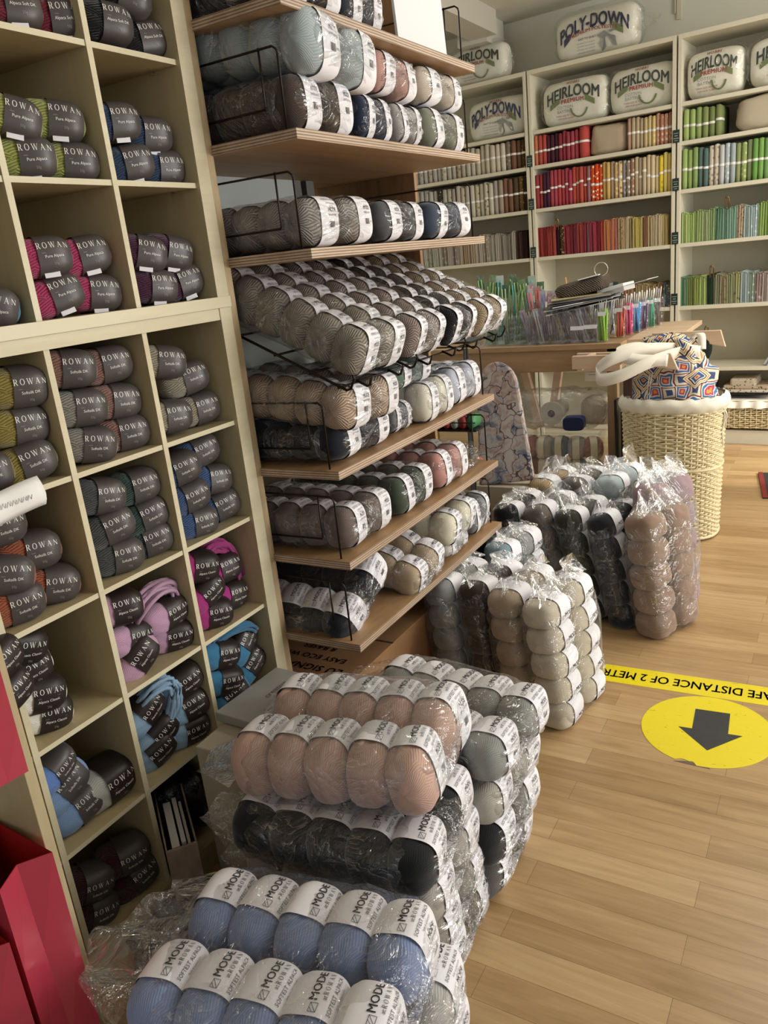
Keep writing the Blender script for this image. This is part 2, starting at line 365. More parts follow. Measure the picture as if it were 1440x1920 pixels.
UP={'U0c3':('black','#141416','wool','Alpaca Soft DK',[(1.085,1.571),(1.173,1.559),(1.14,1.622)]),
'U0c2':('crimson','#7d1830','wool','Alpaca Soft DK',[(.9,1.558),(.992,1.562)]),
'U1c2':('lime green','#a3ab45','wool','Pure Alpaca',[(.858,1.409),(.948,1.412),(.870,1.353),(.962,1.353)]),
'U1c3':('dark blue','#2c4568','wool','Pure Alpaca',[(1.062,1.418),(1.145,1.407),(1.077,1.353),(1.165,1.353)]),
'U2c2':('bright pink','#c22c6a','wool','Pure Alpaca',[(.860,1.207),(.948,1.206),(.868,1.147),(.955,1.147)]),
'U2c3':('plum purple','#4b1a3c','wool','Pure Alpaca',[(1.070,1.206),(1.149,1.206),(1.083,1.147),(1.165,1.147)]),
'U2c1':('turquoise','#1b93c4','wool','Pure Alpaca',[(.745,1.147)]),
'L1c1':('mustard yellow','#968426','wool','Softsilk DK',[(.764,1.022),(.756,.962),(.748,.903),(.676,.903)]),
'L1c3':('stone beige','#a39a82','wool','Softsilk DK',[(1.07,1.012),(1.135,.968),(1.062,.910),(1.152,.906)]),
'L2c1':('burnt orange','#b0572b','wool','Softsilk DK',[(.668,.826),(.724,.763),(.662,.748),(.745,.698),(.668,.697)]),
'L2c3':('denim blue','#3a5a8c','wool','Softsilk DK',[(1.060,.806),(1.130,.822),(1.072,.747),(1.154,.758),(1.082,.691),(1.164,.697)]),
'L3c1':('cream white','#efece0','soft','Alpaca Classic',[(.655,.630),(.660,.580),(.666,.536),(.676,.492)]),
'L3c2':('lilac pink','#c495b4','soft','Alpaca Classic',[(.855,.603),(.872,.534),(.960,.545),(.972,.494),(.874,.492)]),
'L3c3':('magenta','#b0207f','soft','Alpaca Classic',[(1.064,.602),(1.138,.565),(1.070,.540),(1.146,.500),(1.080,.492)]),
'L4c1':('soft blue','#7ea2d6','soft','Softsilk DK',[(.668,.352),(.690,.291)]),
'L4c2':('sky blue','#8fb6d8','soft','Alpaca Classic',[(.963,.392),(.868,.378),(.966,.332),(.888,.318),(.955,.290),(.872,.289)]),
'L4c3':('teal blue','#2f7ca6','soft','Alpaca Classic',[(1.080,.396),(1.160,.376),(1.076,.336),(1.172,.318),(1.090,.289)]),
'L5c1':('dark wine','#47182a','wool','Softsilk DK',[(.750,.140),(.672,.140),(.762,.085),(.668,.084)])}
NOTE={2:('upper one of','lower one of'),3:('topmost of','middle one of','lowest of')}
def spot(i,n,l):
    zs=sorted(set(round(z,2) for y,z in l)); y,z=l[i]
    above=sum(1 for a in l if a[1]>z+.02); below=sum(1 for a in l if a[1]<z-.02); left=sum(1 for a in l if a[0]<y-.03)
    v='top' if above==0 else ('bottom' if below==0 else 'middle'); h='left' if left==0 else 'right'
    return v+' '+h
seen={}
def uniq(lbl):
    if lbl in seen:
        seen[lbl]+=1; lbl=lbl+[' (just beneath it)',' (further down)',' (lowest)'][min(2,seen[lbl]-2)] if False else lbl
    else: seen[lbl]=1
    return lbl
PLACE={'U0':'uppermost cube row','U1':'second cube row down','U2':'third cube row down, above the thick board','L1':'first cube row below the thick board','L2':'second cube row below the board','L3':'third cube row below the board','L4':'fourth cube row below the board','L5':'lowest cube'}
for key,(nm,col,kind,line,l) in UP.items():
    used={}
    for i,(y,z) in enumerate(l):
        sp=spot(i,len(l),l); used[sp]=used.get(sp,0)+1
        if used[sp]>1: sp='second '+sp
        big=kind=='soft'
        rr=(random.uniform(-.25,.25),random.uniform(-.15,.15),-.36+random.uniform(-.14,.10))
        if big: rr=(random.uniform(-.5,.5)+ (.25 if key!='L3c1' else .1),random.uniform(-.2,.2),-.25+random.uniform(-.3,.15))
        o=ballrow(col,kind,'%s yarn ball with dark paper band, %s of the %s balls'%(nm,sp,nm),line,(-1.118-.010*(i%2),y,z),rr,'%s balls in a cube'%nm, 1.0 if not (key=='L3c1') else .97)
        if key[0]=='U' and key not in('U0c3',) : tagbit(o)
# mixed cubes
MIX=[('L1c2',[('rosewood','#96695b',(.862,1.034)),('rosewood','#96695b',(.948,1.026)),('silver grey','#8f8c82',(.868,.968)),('rosewood','#96695b',(.952,.962)),('silver grey','#8f8c82',(.872,.905)),('rosewood','#96695b',(.957,.903))],'Softsilk DK'),
('L2c2',[('charcoal grey','#4a4c4e',(.868,.812)),('forest green','#2f4a40',(.958,.802)),('charcoal grey','#4a4c4e',(.874,.752)),('forest green','#2f4a40',(.966,.742)),('charcoal grey','#4a4c4e',(.880,.696)),('forest green','#2f4a40',(.965,.694))],'Softsilk DK')]
VP=['uppermost','uppermost','middle','middle','lowest','lowest']
for key,l,line in MIX:
    for i,(nm,col,(y,z)) in enumerate(l):
        w='left' if i%2==0 else 'right'
        if nm=='rosewood': lab='%s pink yarn ball, %s of the column on the %s in its cube'%(nm,VP[i],w)
        else: lab='%s yarn ball with dark band, %s of its column at %s'%(nm,VP[i],w)
        ballrow(col,'wool',lab,line,(-1.118-.01*(i%2),y,z),(random.uniform(-.2,.2),0,-.36+random.uniform(-.14,.1)),'%s balls in a mixed cube'%nm)
ballrow('#b8d0d4','wool','pale blue yarn ball beside lower stone beige ball','Softsilk DK',(-1.155,1.045,.903),(0,0,.2))
for q,(y,z,s) in enumerate([(.588,.640,.95),(.594,.585,.9)]):
    ballrow('#56b5b0','soft',['upper aqua yarn ball squeezed behind the tall end panel','lower aqua yarn ball squeezed behind the tall end panel'][q],'Alpaca Classic',(-1.075,y,z),(.3,0,.1),'aqua balls',s)
ballrow('#b9bab2','soft','large silver grey yarn skein-ball lying on the low left cube shelf','Alpaca Classic',(-1.128,.752,.298),(.1,.1,-.12),None,1.22)
ballrow('#b9bab2','soft','smaller silver grey yarn ball behind the soft blue ones','Alpaca Classic',(-1.165,.715,.303),(.1,.1,-.3),None,1.0)
ballrow('#5d86cf','soft','cornflower blue yarn ball on top of the soft blue pile','Softsilk DK',(-1.105,.650,.402),(.4,.2,.1),None,.9)
# loose loops of lilac, blue and teal yarn over the piles
def skein(col,label,pts,group=None):
    mb=MB()
    for k in range(20):
        a=random.uniform(-.014,.014); b=random.uniform(-.012,.012); c2=random.uniform(-.010,.010)
        P=[Vector(p)+Vector((a+.003*math.sin(i*1.7+k),b,c2+.002*math.cos(i+k))) for i,p in enumerate(pts)]
        Q=[]
        for i in range(len(P)-1):
            for u in (0,.33,.66):
                p0=P[max(0,i-1)];p1=P[i];p2=P[i+1];p3=P[min(len(P)-1,i+2)]
                Q.append(.5*((2*p1)+(p2-p0)*u+(2*p0-5*p1+4*p2-p3)*u*u+(3*p1-p0-3*p2+p3)*u**3))
        Q.append(P[-1]); mb.tube(Q,.0042,5)
    o=build(mb,'yarn_skein',yarn(col,'soft'),smooth=True); return tag(o,label,'yarn skein',group)
skein('#c495b4','loose looped lilac pink skein on top of lilac balls',[(-1.115,.885,.565),(-1.10,.905,.595),(-1.10,.945,.606),(-1.105,.985,.592),(-1.11,.985,.56),(-1.11,.955,.552)])
skein('#8fb6d8','loose sky blue skein looped above sky blue balls',[(-1.12,.865,.40),(-1.105,.885,.424),(-1.10,.93,.418),(-1.10,.925,.37),(-1.11,.91,.34)])
skein('#2f7ca6','loose teal blue skein looped above teal balls',[(-1.12,1.08,.42),(-1.105,1.11,.436),(-1.10,1.16,.428),(-1.105,1.19,.405)])
skein('#b0207f','loose magenta skein looped behind magenta balls',[(-1.13,1.10,.60),(-1.12,1.12,.622),(-1.12,1.16,.61),(-1.12,1.185,.57),(-1.12,1.19,.53)])
# tall end panel at the left, binder, dark bag on floor of the low cube
o=build(MB().box((-1.42,.500,0),(-.905,.516,1.02)),'end_panel',[BIRCH],bev=.001); tag(o,'tall plain birch end panel standing in front of the cube shelving','panel')
t=thing('ring_binder','marbled cream ring binder with papers, standing open in low cube','binder',(-1.005,.80,.0),(0,0,R(-38)))
MARB=plain('marbled_board','8d7d70',.6,var=.35,bscale=26)
build(MB().box((-.15,-.028,0),(.04,-.025,.19)),'cover',MARB,t,bev=.0008); build(MB().box((-.15,.025,0),(.04,.028,.19)),'cover',MARB,t,bev=.0008)
sp_=build(MB().box((.036,-.028,0),(.042,.028,.19)).box((-.15,-.028,0),(.036,.028,.003)),'spine',MARB,t,bev=.0008)
build(MB().prism([(.011*math.cos(2*PI*i/16),.011*math.sin(2*PI*i/16)) for i in range(16)],.001,lambda u,v,w:(.0425+w,-.0+u,.10+v)),'finger_hole',plain('hole_dark','0c0a09',.9),sp_)
for q,(y0,y1,h) in enumerate(((-.016,-.002,.178),(.002,.010,.184),(.013,.018,.172))):
    build(MB().box((-.12,y0,.006),(.02,y1,h)),'paper_stack',plain('papers%d'%q,['d6d4d2','c9c6c8','cfcac2'][q],.8),t)
def lump(name,label,cat,loc,size,m,seed=0,amp=.2,rot=(0,0,0),nu=36,nv=22,sc=2.2,pw=.75,group=None):
    mb=MB()
    def fn(u,v):
        th=2*PI*u; ph=PI*(v-.5); c=math.cos(ph)
        sg=lambda a:math.copysign(abs(a)**pw,a)
        p=Vector((sg(math.cos(th))*c**pw if c>0 else 0,sg(math.sin(th))*c**pw if c>0 else 0,sg(math.sin(ph))))
        k=1+amp*noise.noise(p*sc+Vector((seed,seed*2,0)))+amp*.35*noise.noise(p*sc*3.1+Vector((0,seed,seed)))
        return (p.x*k*size[0]/2,p.y*k*size[1]/2,p.z*k*size[2]/2+size[2]/2)
    mb.grid(fn,nu,nv,0,cu=True); o=build(mb,name,m,smooth=True); o.location=loc; o.rotation_euler=rot
    if label: tag(o,label,cat,group)
    return o
DKF=NT('dark_glossy_bag'); DKF.b.inputs['Base Color'].default_value=(.008,.009,.013,1); DKF.b.inputs['Roughness'].default_value=.3
DKF.bump(DKF.noise(DKF.coord(),18,4,.6,1).outputs['Fac'],.6,.02); DKF=DKF.m
lump('plastic_bag','black glossy plastic bag behind the binder in low cube','bag',(-1.19,.92,.056),(.22,.13,.15),DKF,3,.25)
lump('plastic_bag','dark navy bag slumped on the floor below the wine yarn','bag',(-.955,.735,.0),(.15,.20,.085),DKF,8,.3)
# ================================================================ oak ply shelving unit
UX=-1.07
t=thing('shelf_rack','oak plywood shelf rack with slatted shelves, full of bagged yarn','shelf rack',(-1.1,1.67,0))
def rp(name,a,b,mats,mi=None,par=None):
    mb=MB(); mb.box((a[0]+1.1,a[1]-1.67,a[2]),(b[0]+1.1,b[1]-1.67,b[2])); 
    if mi: mb.mi=mi
    return build(mb,name,mats,par or t,bev=.0012)
rp('upright',(-1.42,1.2435,0),(UX,1.266,1.9),[PLYP,PLYV],[0,0,0,1,0,0]); rp('upright',(-1.42,2.092,0),(UX,2.108,1.9),[PLYP])
SHZ=[1.598,1.389,1.185,.756,.559,.366]
for z in SHZ: rp('shelf',(-1.40,1.262,z-.0185),(-.87,2.090,z),[PLY,PLYE],[0,0,1,1,1,1])
rp('back_board',(-1.285,1.262,.76),(-1.272,1.80,1.9),[plain('pale_board','b9bdba',.6)])
for y in (1.80,1.86): rp('hanging_strip',(-1.290,y,.70),(-1.272,y+.035,1.9),[plain('grey_strip','6e6c66',.6)])
w=MB()
for z in SHZ: w.tube([(-.19,2.09-1.67,z+.12),(-.05,2.09-1.67,z+.12)],.002,5)
# wire brackets at both ends of every shelf
for zi,z in enumerate(SHZ):
    for yi,y in enumerate((1.276,2.078)):
        h=.137
        k=MB().tube([(-1.26,y,z+h),(-.91,y,z+h),(-.902,y,z+h-.006),(-.900,y,z+h-.014),(-.900,y,z-.004)],.0022,6)
        k.tube([(-.941,y+.001,z+h+.003),(-.941,y+.001,z+.046),(-.944,y+.001,z+.041),(-1.26,y+.001,z+.038)],.0022,6)
        o=build(k,'wire_bracket',WIRE,smooth=True); 
        tag(o,'brown wire bracket at the %s end of the %s plywood shelf'%(('near','far')[yi],('topmost','second','third','fourth','fifth','lowest')[zi]),'bracket','wire brackets of the plywood shelves')
# tilted wire shelf
TA=R(25)
t=thing('wire_shelf','dark wire shelf tilted forward, carrying bagged yarn','wire shelf',(-.835,1.67,.918),(0,TA,0))
for y in (-.395,-.13,.13,.395): build(MB().tube([(-.40,y,0),(0,y,0),(.006,y,.006),(.008,y,.028),(.002,y,.034)],.0028,6),'side_rail',WIRE,t,smooth=True)
for x in (-.38,-.28,-.18,-.09,-.02): build(MB().tube([(x,-.395,-.004),(x,.395,-.004)],.0024,6),'cross_wire',WIRE,t,smooth=True)
for y in (-.33,-.20,-.06,.07,.20,.33): build(MB().tube([(-.02,y,0),(.008,y,.0),(.012,y,.004),(.012,y,.024)],.0028,6),'front_hook',WIRE,t,smooth=True)
# ================================================================ bagged packs of yarn
def mode_texts(d,sub,small):
    L=d[1]; a=.27*L/2; 
    def icon(s): 
        q=[seg(-s,-s*.75,s,-s*.75,.0006),seg(-s,s*.75,s,s*.75,.0006),seg(-s,-s*.75,-s,s*.75,.0006),seg(s,-s*.75,s,s*.75,.0006),seg(-s,-s*.75,s,s*.75,.0006),seg(-s*.0,s*.75,-s,-s*.1,.0006)]
        vs=[p for x in q for p in x]; return vs,[tuple(range(i*4,i*4+4)) for i in range(len(q))]
    bars=[]; rng=random.Random(3); x=0
    while x<.017: w_=rng.choice((.0005,.0009,.0014)); bars.append([(x,0),(x+w_,0),(x+w_,.009),(x,.009)]); x+=w_+rng.choice((.0006,.001))
    bv=[p for b in bars for p in b]; bf=[tuple(range(i*4,i*4+4)) for i in range(len(bars))]
    c0=66 
    return [('bold','MODE',.0150,a+.0060,c0,.0035,1),('serif','ROWAN',.0054,a+.011,c0,-.0060,1),('t','at',.0070,a-.0095,c0,-.0060,1),
            ('wide',sub,.0064,a-.001,c0,-.0150,1),('poly',icon(.0058),0,a-.0240,c0,.0050,1),('t',small,.0038,a,c0,-.0205,2),('t','50g  125m',.0036,a,c0,-.0255,2),
            ('bold','MODE',.0085,a,8,.008,1),('t',sub,.0042,a,8,.002,1),('poly',(bv,bf),0,a-.012,8,-.015,1),('t','FIBRE  LOT',.0036,a+.016,8,-.012,2)]
D1=(.0690,.128,.088)
PB=[ball_mesh('yarn_ball',D1,s) for s in (2,5)]
LB={'soft':band_mesh('paper_label',D1,-.27,.79,mode_texts(D1,'SOFTEST ALPACA','fluffy brushed yarn'),[WHITE,INK,GREYINK],skew=.0),
    'knit':band_mesh('paper_label',D1,-.30,.60,mode_texts(D1,'MERINO KNIT','wool and cotton'),[WHITE,INK,GREYINK],skew=.0)}
FILMS=[FILM,FILM2]
def bag_mesh(hx_,hy,hz,seed,flap=.07,nu=64,nv=48,amp=.010):
    mb=MB(); sg=lambda a,p:math.copysign(abs(a)**p,a)
    def fn(u,v):
        th=2*PI*u; ph=PI*(v-.5); c=max(0,math.cos(ph))
        x=sg(math.sin(ph),.42); yy=sg(math.cos(th),.5)*c**.42; zz=sg(math.sin(th),.5)*c**.42
        p=Vector((x*hx_,yy*hy,zz*hz))
        q=p*17+Vector((seed*3.7,seed,0)); n=abs(noise.noise(q))+.5*abs(noise.noise(q*2.3))
        k=1+ (n-.18)*amp/ .045
        s=Vector((p.x,p.y*(1+(k-1)*.5),p.z*(1+(k-1))))
        # gathered ends
        e=max(0,abs(x)-.8)/.2; s.z*=1-.18*e*abs(math.sin(7*th+seed)); s.x+=math.copysign(.010*e*math.sin(5*th+seed),x)
        return tuple(s)
    mb.grid(fn,nu,nv,0,cu=True)
    if flap:
        ang=random.Random(seed).uniform(-.35,.35)
        for side in (1,-1):
            def ff(u,v):
                y=(v-.5)*2*hy*(.98-.25*u); w=.010*u+.004
                x=-hx_*.97-flap*u*(1+.25*math.sin(6*v+seed)); z=hz*.35*(1-u)*side+flap*u*ang*1.2+ w*math.sin(17*v+seed+u*2)*.8
                return (x,y,z)
            mb.grid(ff,9,40,0)
    return mb
NP=0
def pack(label,col,loc,kind='soft',p=.067,s=.126,th=.088,n=5,m=2,rot=(0,0,0),stand=False,group=None,flap=.06,flip=False,cat='yarn pack',haze=0,labelkind=None,cols=None,nolabel=False):
    """loc = centre of the underside; local x runs along the row of n balls, y along each ball's axis"""
    global NP; NP+=1; rng=random.Random(NP)
    t=thing('yarn_pack',label,cat,loc,rot,group)
    A=Matrix.Translation((0,0,th/2))
    if stand: A=Matrix.Translation((0,0,n*p/2))@Matrix.Rotation(PI/2,4,'Y')
    if flip: A=A@Matrix.Rotation(PI,4,'Y' if flip=='Y' else 'Z')
    for i in range(n):
        for j in range(m):
            c=(cols[(i*m+j)%len(cols)] if cols else col)
            o=link('yarn_ball',PB[(i+j)%2],t); sl=o.material_slots[0]; sl.link='OBJECT'; sl.material=yarn(c,kind)
            x=(i-(n-1)/2)*p; y=(j-(m-1)/2)*s
            sc=Matrix.Diagonal((p/D1[0]*1.10,s/D1[1]*.985,th/D1[2]*.97,1))
            Rm=Matrix.Rotation(rng.uniform(-.07,.07),4,'Z')@Matrix.Rotation(rng.uniform(-.14,.14),4,'Y')
            o.matrix_local=A@Matrix.Translation((x,y,rng.uniform(-.002,.002)))@Rm@sc
            if not nolabel: link('paper_label',LB[kind if kind in LB else 'soft'],o)
    b=build(bag_mesh(n*p/2+.005,m*s/2+.005,th/2+.003,NP,flap),'plastic_bag',FILMS[haze],t,smooth=True); b.matrix_local=A
    return t
XS=-.887   # front of packs on the straight shelves
def onshelf(label,col,z,y0,y1,xf=XS,dz=0,p=.066,th=.086,kind='soft',group=None,rot=(0,0,0),n=5,flap=.03,**k):
    return pack(label,col,(xf-n*p/2-.004,(y0+y1)/2,z+dz+.004),kind,p,(y1-y0-.012)/2,th,n,2,rot,group=group,flap=flap,**k)
G1='packs on the second plywood shelf, bottom layer'
onshelf('dark brown yarn pack at near end of second shelf, bottom layer','#4a3c34',1.389,1.283,1.520,th=.100,group=G1)
onshelf('navy blue yarn pack between dark brown and silver ones, second shelf','#2f3a54',1.389,1.525,1.672,th=.088,group=G1)
onshelf('light silver grey yarn pack next to sage green one, second shelf','#a5a19c',1.389,1.677,1.815,th=.084,group=G1)
onshelf('sage green yarn pack at far end of second shelf','#777a66',1.389,1.820,2.068,th=.092,group=G1)
G2='packs on the second plywood shelf, top layer'
onshelf('pale ice blue yarn pack, biggest and uppermost at near end','#a3b0b3',1.389,1.283,1.60,xf=-.865,dz=.104,th=.112,group=G2,rot=(R(-2),R(6),R(3)),haze=1)
onshelf('salmon pink yarn pack on top of navy and silver packs','#c08f82',1.389,1.605,1.81,dz=.096,th=.084,group=G2,rot=(R(-3),0,0))
onshelf('ivory beige yarn pack on top of sage green pack','#c3b6a3',1.389,1.815,2.068,dz=.098,th=.08,group=G2,rot=(R(-2),0,0))
G3='packs on the third plywood shelf'
onshelf('light grey yarn pack at near end of third shelf','#9b948d',1.185,1.283,1.560,th=.092,group=G3,kind='knit')
onshelf('charcoal grey yarn pack in middle of third shelf','#55565a',1.185,1.566,1.795,th=.086,group=G3)
onshelf('midnight blue yarn pack at far end of third shelf','#3c4658',1.185,1.800,2.068,th=.086,group=G3)
G0='packs on the topmost plywood shelf'
onshelf('black yarn pack lying at near end of topmost shelf','#26272b',1.598,1.283,1.52,th=.09,group=G0)
onshelf('dark slate yarn pack behind black one on topmost shelf','#3d4048',1.598,1.525,1.70,th=.088,group=G0,xf=-.90)
# silver card display on the topmost shelf
t=thing('display_card','white collection display board standing on topmost shelf','display board',(-.905,1.86,1.598),(0,R(-3),0))
build(MB().box((0,-.12,0),(.006,.13,.30)),'board',plain('white_board','d7dadb',.5),t)
vs,fs=text2d('COLLECTION',.012); build(MB().add([(.0066,x+.0,y+.115) for x,y in vs],fs),'lettering',GREYINK,t)
o=build(MB().box((-.95,1.69,1.598),(-.944,1.74,1.66)),'photo_card',plain('greybrown_card','8b8784',.5)); tag(o,'grey brown photo card beside white display board','card')
vs,fs=text2d('SCARF',.014); build(MB().add([(-.9435,x+1.712,y+1.603) for x,y in vs],fs),'lettering',plain('pale_ink','c4c2be',.5),o)
GW='packs on the tilted wire shelf'
for lab,col,y0,y1,th_,cl in (('taupe grey knit yarn pack, nearest on the tilted wire shelf','#9a9082',1.283,1.508,.098,None),('mauve grey knit yarn pack, second on the tilted wire shelf','#98877e',1.512,1.705,.094,None),
     ('black and charcoal yarn pack, third on the tilted wire shelf','#2c2b2d',1.709,1.888,.09,['#1d1c1f','#3b3a3d']),('golden beige yarn pack, furthest on the tilted wire shelf','#a08a68',1.892,2.085,.09,None)):
    n=6; p=.064; c,s=math.cos(TA),math.sin(TA); dx=-n*p/2-.010; pack(lab,col,(-.835+c*dx+s*.010,(y0+y1)/2,.918-s*dx+c*.010),'knit',p,(y1-y0-.006)/2,th_,n,2,(0,TA,0),group=GW,flap=.03,cols=cl)
G4='packs on the fourth plywood shelf'
onshelf('very dark navy yarn pack under the peach pack','#1f222c',.756,1.283,1.545,th=.078,group=G4)
onshelf('peach beige knit yarn pack on top of dark navy pack','#c3a68c',.756,1.270,1.550,xf=-.860,dz=.082,th=.094,kind='knit',group=G4,rot=(R(-2),R(7),R(2)))
onshelf('slate grey yarn pack squeezed beside the dark navy pack','#74777a',.756,1.550,1.66,th=.07,group=G4,xf=-.90)
onshelf('ivory cream yarn pack in front of fourth shelf','#dcd6c2',.756,1.668,1.85,th=.098,group=G4,xf=-.872,kind='soft')
onshelf('bluish white yarn pack at far end of fourth shelf','#b3b7c6',.756,1.856,2.068,th=.10,group=G4)
onshelf('dark green and white yarn pack perched beneath the wire shelf','#5b7065',.756,1.585,1.80,dz=.102,th=.062,xf=-.905,n=4,group=G4,rot=(0,R(3),0))
G5='packs on the fifth plywood shelf'
onshelf('mushroom brown yarn pack at near end of fifth shelf','#6f6059',.559,1.283,1.510,th=.094,group=G5)
onshelf('bottle green yarn pack in middle of fifth shelf','#44503f',.559,1.520,1.725,th=.094,group=G5)
onshelf('dusty rose yarn pack toward far end of fifth shelf','#b87f74',.559,1.735,1.945,th=.098,group=G5)
lump('plastic_bag','small crumpled clear bag at far end of fifth shelf','bag',(-.95,2.01,.561),(.10,.09,.06),CLEAR,5,.5,sc=4)
G6='packs on the lowest plywood shelf'
pack('black yarn pack with white labels tipped forward on lowest shelf','#20232b',(-1.075,1.405,.392),'soft',.067,.118,.085,5,2,(R(33),0,R(-4)),group=G6,flap=.05)
pack('camel beige yarn pack leaning out of the lowest shelf','#b39c7b',(-1.04,1.61,.405),'soft',.067,.09,.09,5,2,(R(8),R(16),0),group=G6,flap=.03)
onshelf('pale grey yarn pack lying under the camel beige one','#a29b8f',.366,1.52,1.66,th=.05,group=G6,xf=-.91,n=4)
onshelf('stone white yarn pack lying beneath the ivory one on lowest shelf','#c7c2b6',.366,1.74,1.90,th=.05,group=G6,xf=-.885)
onshelf('ivory yellow yarn pack on top at middle of lowest shelf','#d6cfb4',.366,1.70,1.92,dz=.056,th=.092,group=G6,xf=-.865,rot=(0,R(5),R(3)))
onshelf('dark ash grey yarn pack at far end of lowest shelf','#7a7c7c',.366,1.925,2.065,th=.105,group=G6)
# ---- packs stacked on the floor
GA='packs in the floor stack with the salmon pack on top'
pack('salmon peach yarn pack on top of the left floor stack','#c9a08c',(-.684,.945,.326),'soft',.068,.138,.112,5,2,(0,R(-3),R(9)),group=GA,haze=1,flap=.08)
pack('black yarn pack directly under the salmon peach one','#1e2022',(-.665,.888,.243),'soft',.068,.132,.084,5,2,(0,R(2),R(7)),group=GA)
pack('greige yarn pack under the black one in left floor stack','#a39c92',(-.664,.905,.163),'soft',.068,.13,.08,5,2,(0,0,R(6)),group=GA)
pack('olive grey yarn pack, third from the top of left floor stack','#8a8578',(-.668,.925,.083),'soft',.068,.13,.08,5,2,(0,0,R(5)),group=GA)
pack('brown yarn pack at the very bottom of left floor stack','#6f6257',(-.67,.94,.003),'soft',.068,.13,.08,5,2,(0,0,R(4)),group=GA)
GC='packs in the front floor stack with the blue pack on top'
pack('cornflower blue yarn pack on top of the front floor stack','#7f93be',(-.583,.590,.226),'soft',.069,.134,.090,5,2,(0,R(-1.2),R(10)),group=GC,flap=.10)
pack('white label pack directly beneath the cornflower blue one','#b7b4ad',(-.560,.615,.157),'soft',.068,.13,.076,5,2,(0,0,R(9)),group=GC)
pack('oyster yarn pack, third down in front floor stack','#a8a294',(-.562,.62,.080),'soft',.068,.13,.076,5,2,(0,0,R(8)),group=GC)
pack('mink yarn pack at the bottom of the front floor stack','#8b8074',(-.56,.62,.003),'soft',.068,.13,.076,5,2,(0,0,R(8)),group=GC)
GB='packs in the right floor stack with the grey pack on top'
pack('fluffy mid grey yarn pack on top of right floor stack','#8d8f89',(-.632,1.175,.262),'soft',.068,.13,.086,5,2,(0,0,R(-5)),group=GB,flap=.08)
pack('cream and grey yarn pack, second in right floor stack','#a9a496',(-.648,1.16,.177),'soft',.068,.13,.082,5,2,(0,0,R(-2)),group=GB)
pack('black and grey yarn pack, third in right floor stack','#4b4b49',(-.648,1.150,.090),'soft',.068,.13,.084,5,2,(0,0,0),group=GB,cols=['#232324','#77766f'])
pack('charcoal yarn pack at the bottom of right floor stack','#55524d',(-.665,1.155,.003),'soft',.068,.13,.084,5,2,(0,0,R(2)),group=GB)
# ---- packs standing on end
GS='packs standing upright in the front floor group'
pack('ivory cream yarn pack standing at the front right of floor group','#c9bea6',(-.552,1.735,.003),'soft',.0665,.130,.095,5,2,(0,R(-6),R(-9)),True,GS,flap=.05)
pack('fawn beige yarn pack standing behind the ivory cream one','#ac9679',(-.655,1.765,.003),'soft',.0665,.125,.095,5,2,(0,R(-7),R(-9)),True,GS,flap=.03)
pack('dark chocolate yarn pack standing beside the fawn one','#3f332c',(-.752,1.79,.003),'soft',.066,.12,.085,5,2,(0,R(-7),R(-9)),True,GS,flap=.03)
pack('light steel grey yarn pack standing against the plywood rack','#999b9c',(-.848,1.78,.003),'soft',.066,.12,.09,5,2,(0,R(-7),R(-10)),True,GS,flap=.03,haze=1)
pack('teal and grey yarn pack standing behind the steel grey one','#6f8a94',(-.80,2.05,.003),'soft',.067,.115,.09,5,2,(0,R(-4),R(-12)),True,GS,flap=.03,cols=['#7b98a2','#9b9c99'])
GT='packs standing upright in the rear floor group'
pack('tan brown yarn pack standing at the front right of rear group','#977a64',(-.417,2.257,.003),'soft',.075,.110,.106,5,2,(0,R(-7),R(-23)),True,GT,flap=.06,nolabel=True,haze=0)
pack('dusky pink yarn pack standing behind the tan brown one','#a08288',(-.435,2.405,.003),'soft',.084,.11,.10,5,2,(0,R(-5),R(-24)),True,GT,flap=.07,haze=1,nolabel=True)
pack('midnight navy yarn pack standing left of the tan brown one','#23262f',(-.520,2.30,.003),'soft',.072,.115,.085,5,2,(0,R(-13),R(-16)),True,GT,flap=.04)
pack('dark olive yarn pack standing left of the midnight navy one','#38382a',(-.622,2.32,.003),'soft',.072,.12,.09,5,2,(0,R(-14),R(-14)),True,GT,flap=.06)
pack('mole grey yarn pack standing left of the dark olive one','#7b7068',(-.728,2.34,.003),'soft',.073,.12,.10,5,2,(0,R(-14),R(-12)),True,GT,flap=.04)
pack('jet black yarn pack with white labels standing by far rack end','#1f1f21',(-.835,2.34,.003),'soft',.072,.12,.085,5,2,(0,R(-14),R(-10)),True,GT,flap=.03)
pack('golden cream yarn pack standing behind the jet black one','#c6a976',(-.86,2.60,.003),'knit',.074,.12,.10,5,2,(0,R(-3),R(-10)),True,GT,flap=.06)
pack('slate brown yarn pack standing behind the mole grey one','#6c655f',(-.745,2.62,.003),'soft',.074,.12,.10,5,2,(0,R(-4),R(-10)),True,GT,flap=.04)
pack('pale aqua yarn pack standing behind the dark olive one','#b5c4c8',(-.62,2.60,.003),'soft',.078,.12,.10,5,2,(0,R(-4),R(-10)),True,GT,flap=.06,haze=1)
pack('vanilla cream yarn pack standing behind the midnight navy one','#d6d2bd',(-.49,2.56,.003),'knit',.078,.12,.10,5,2,(0,R(-4),R(-12)),True,GT,flap=.03)
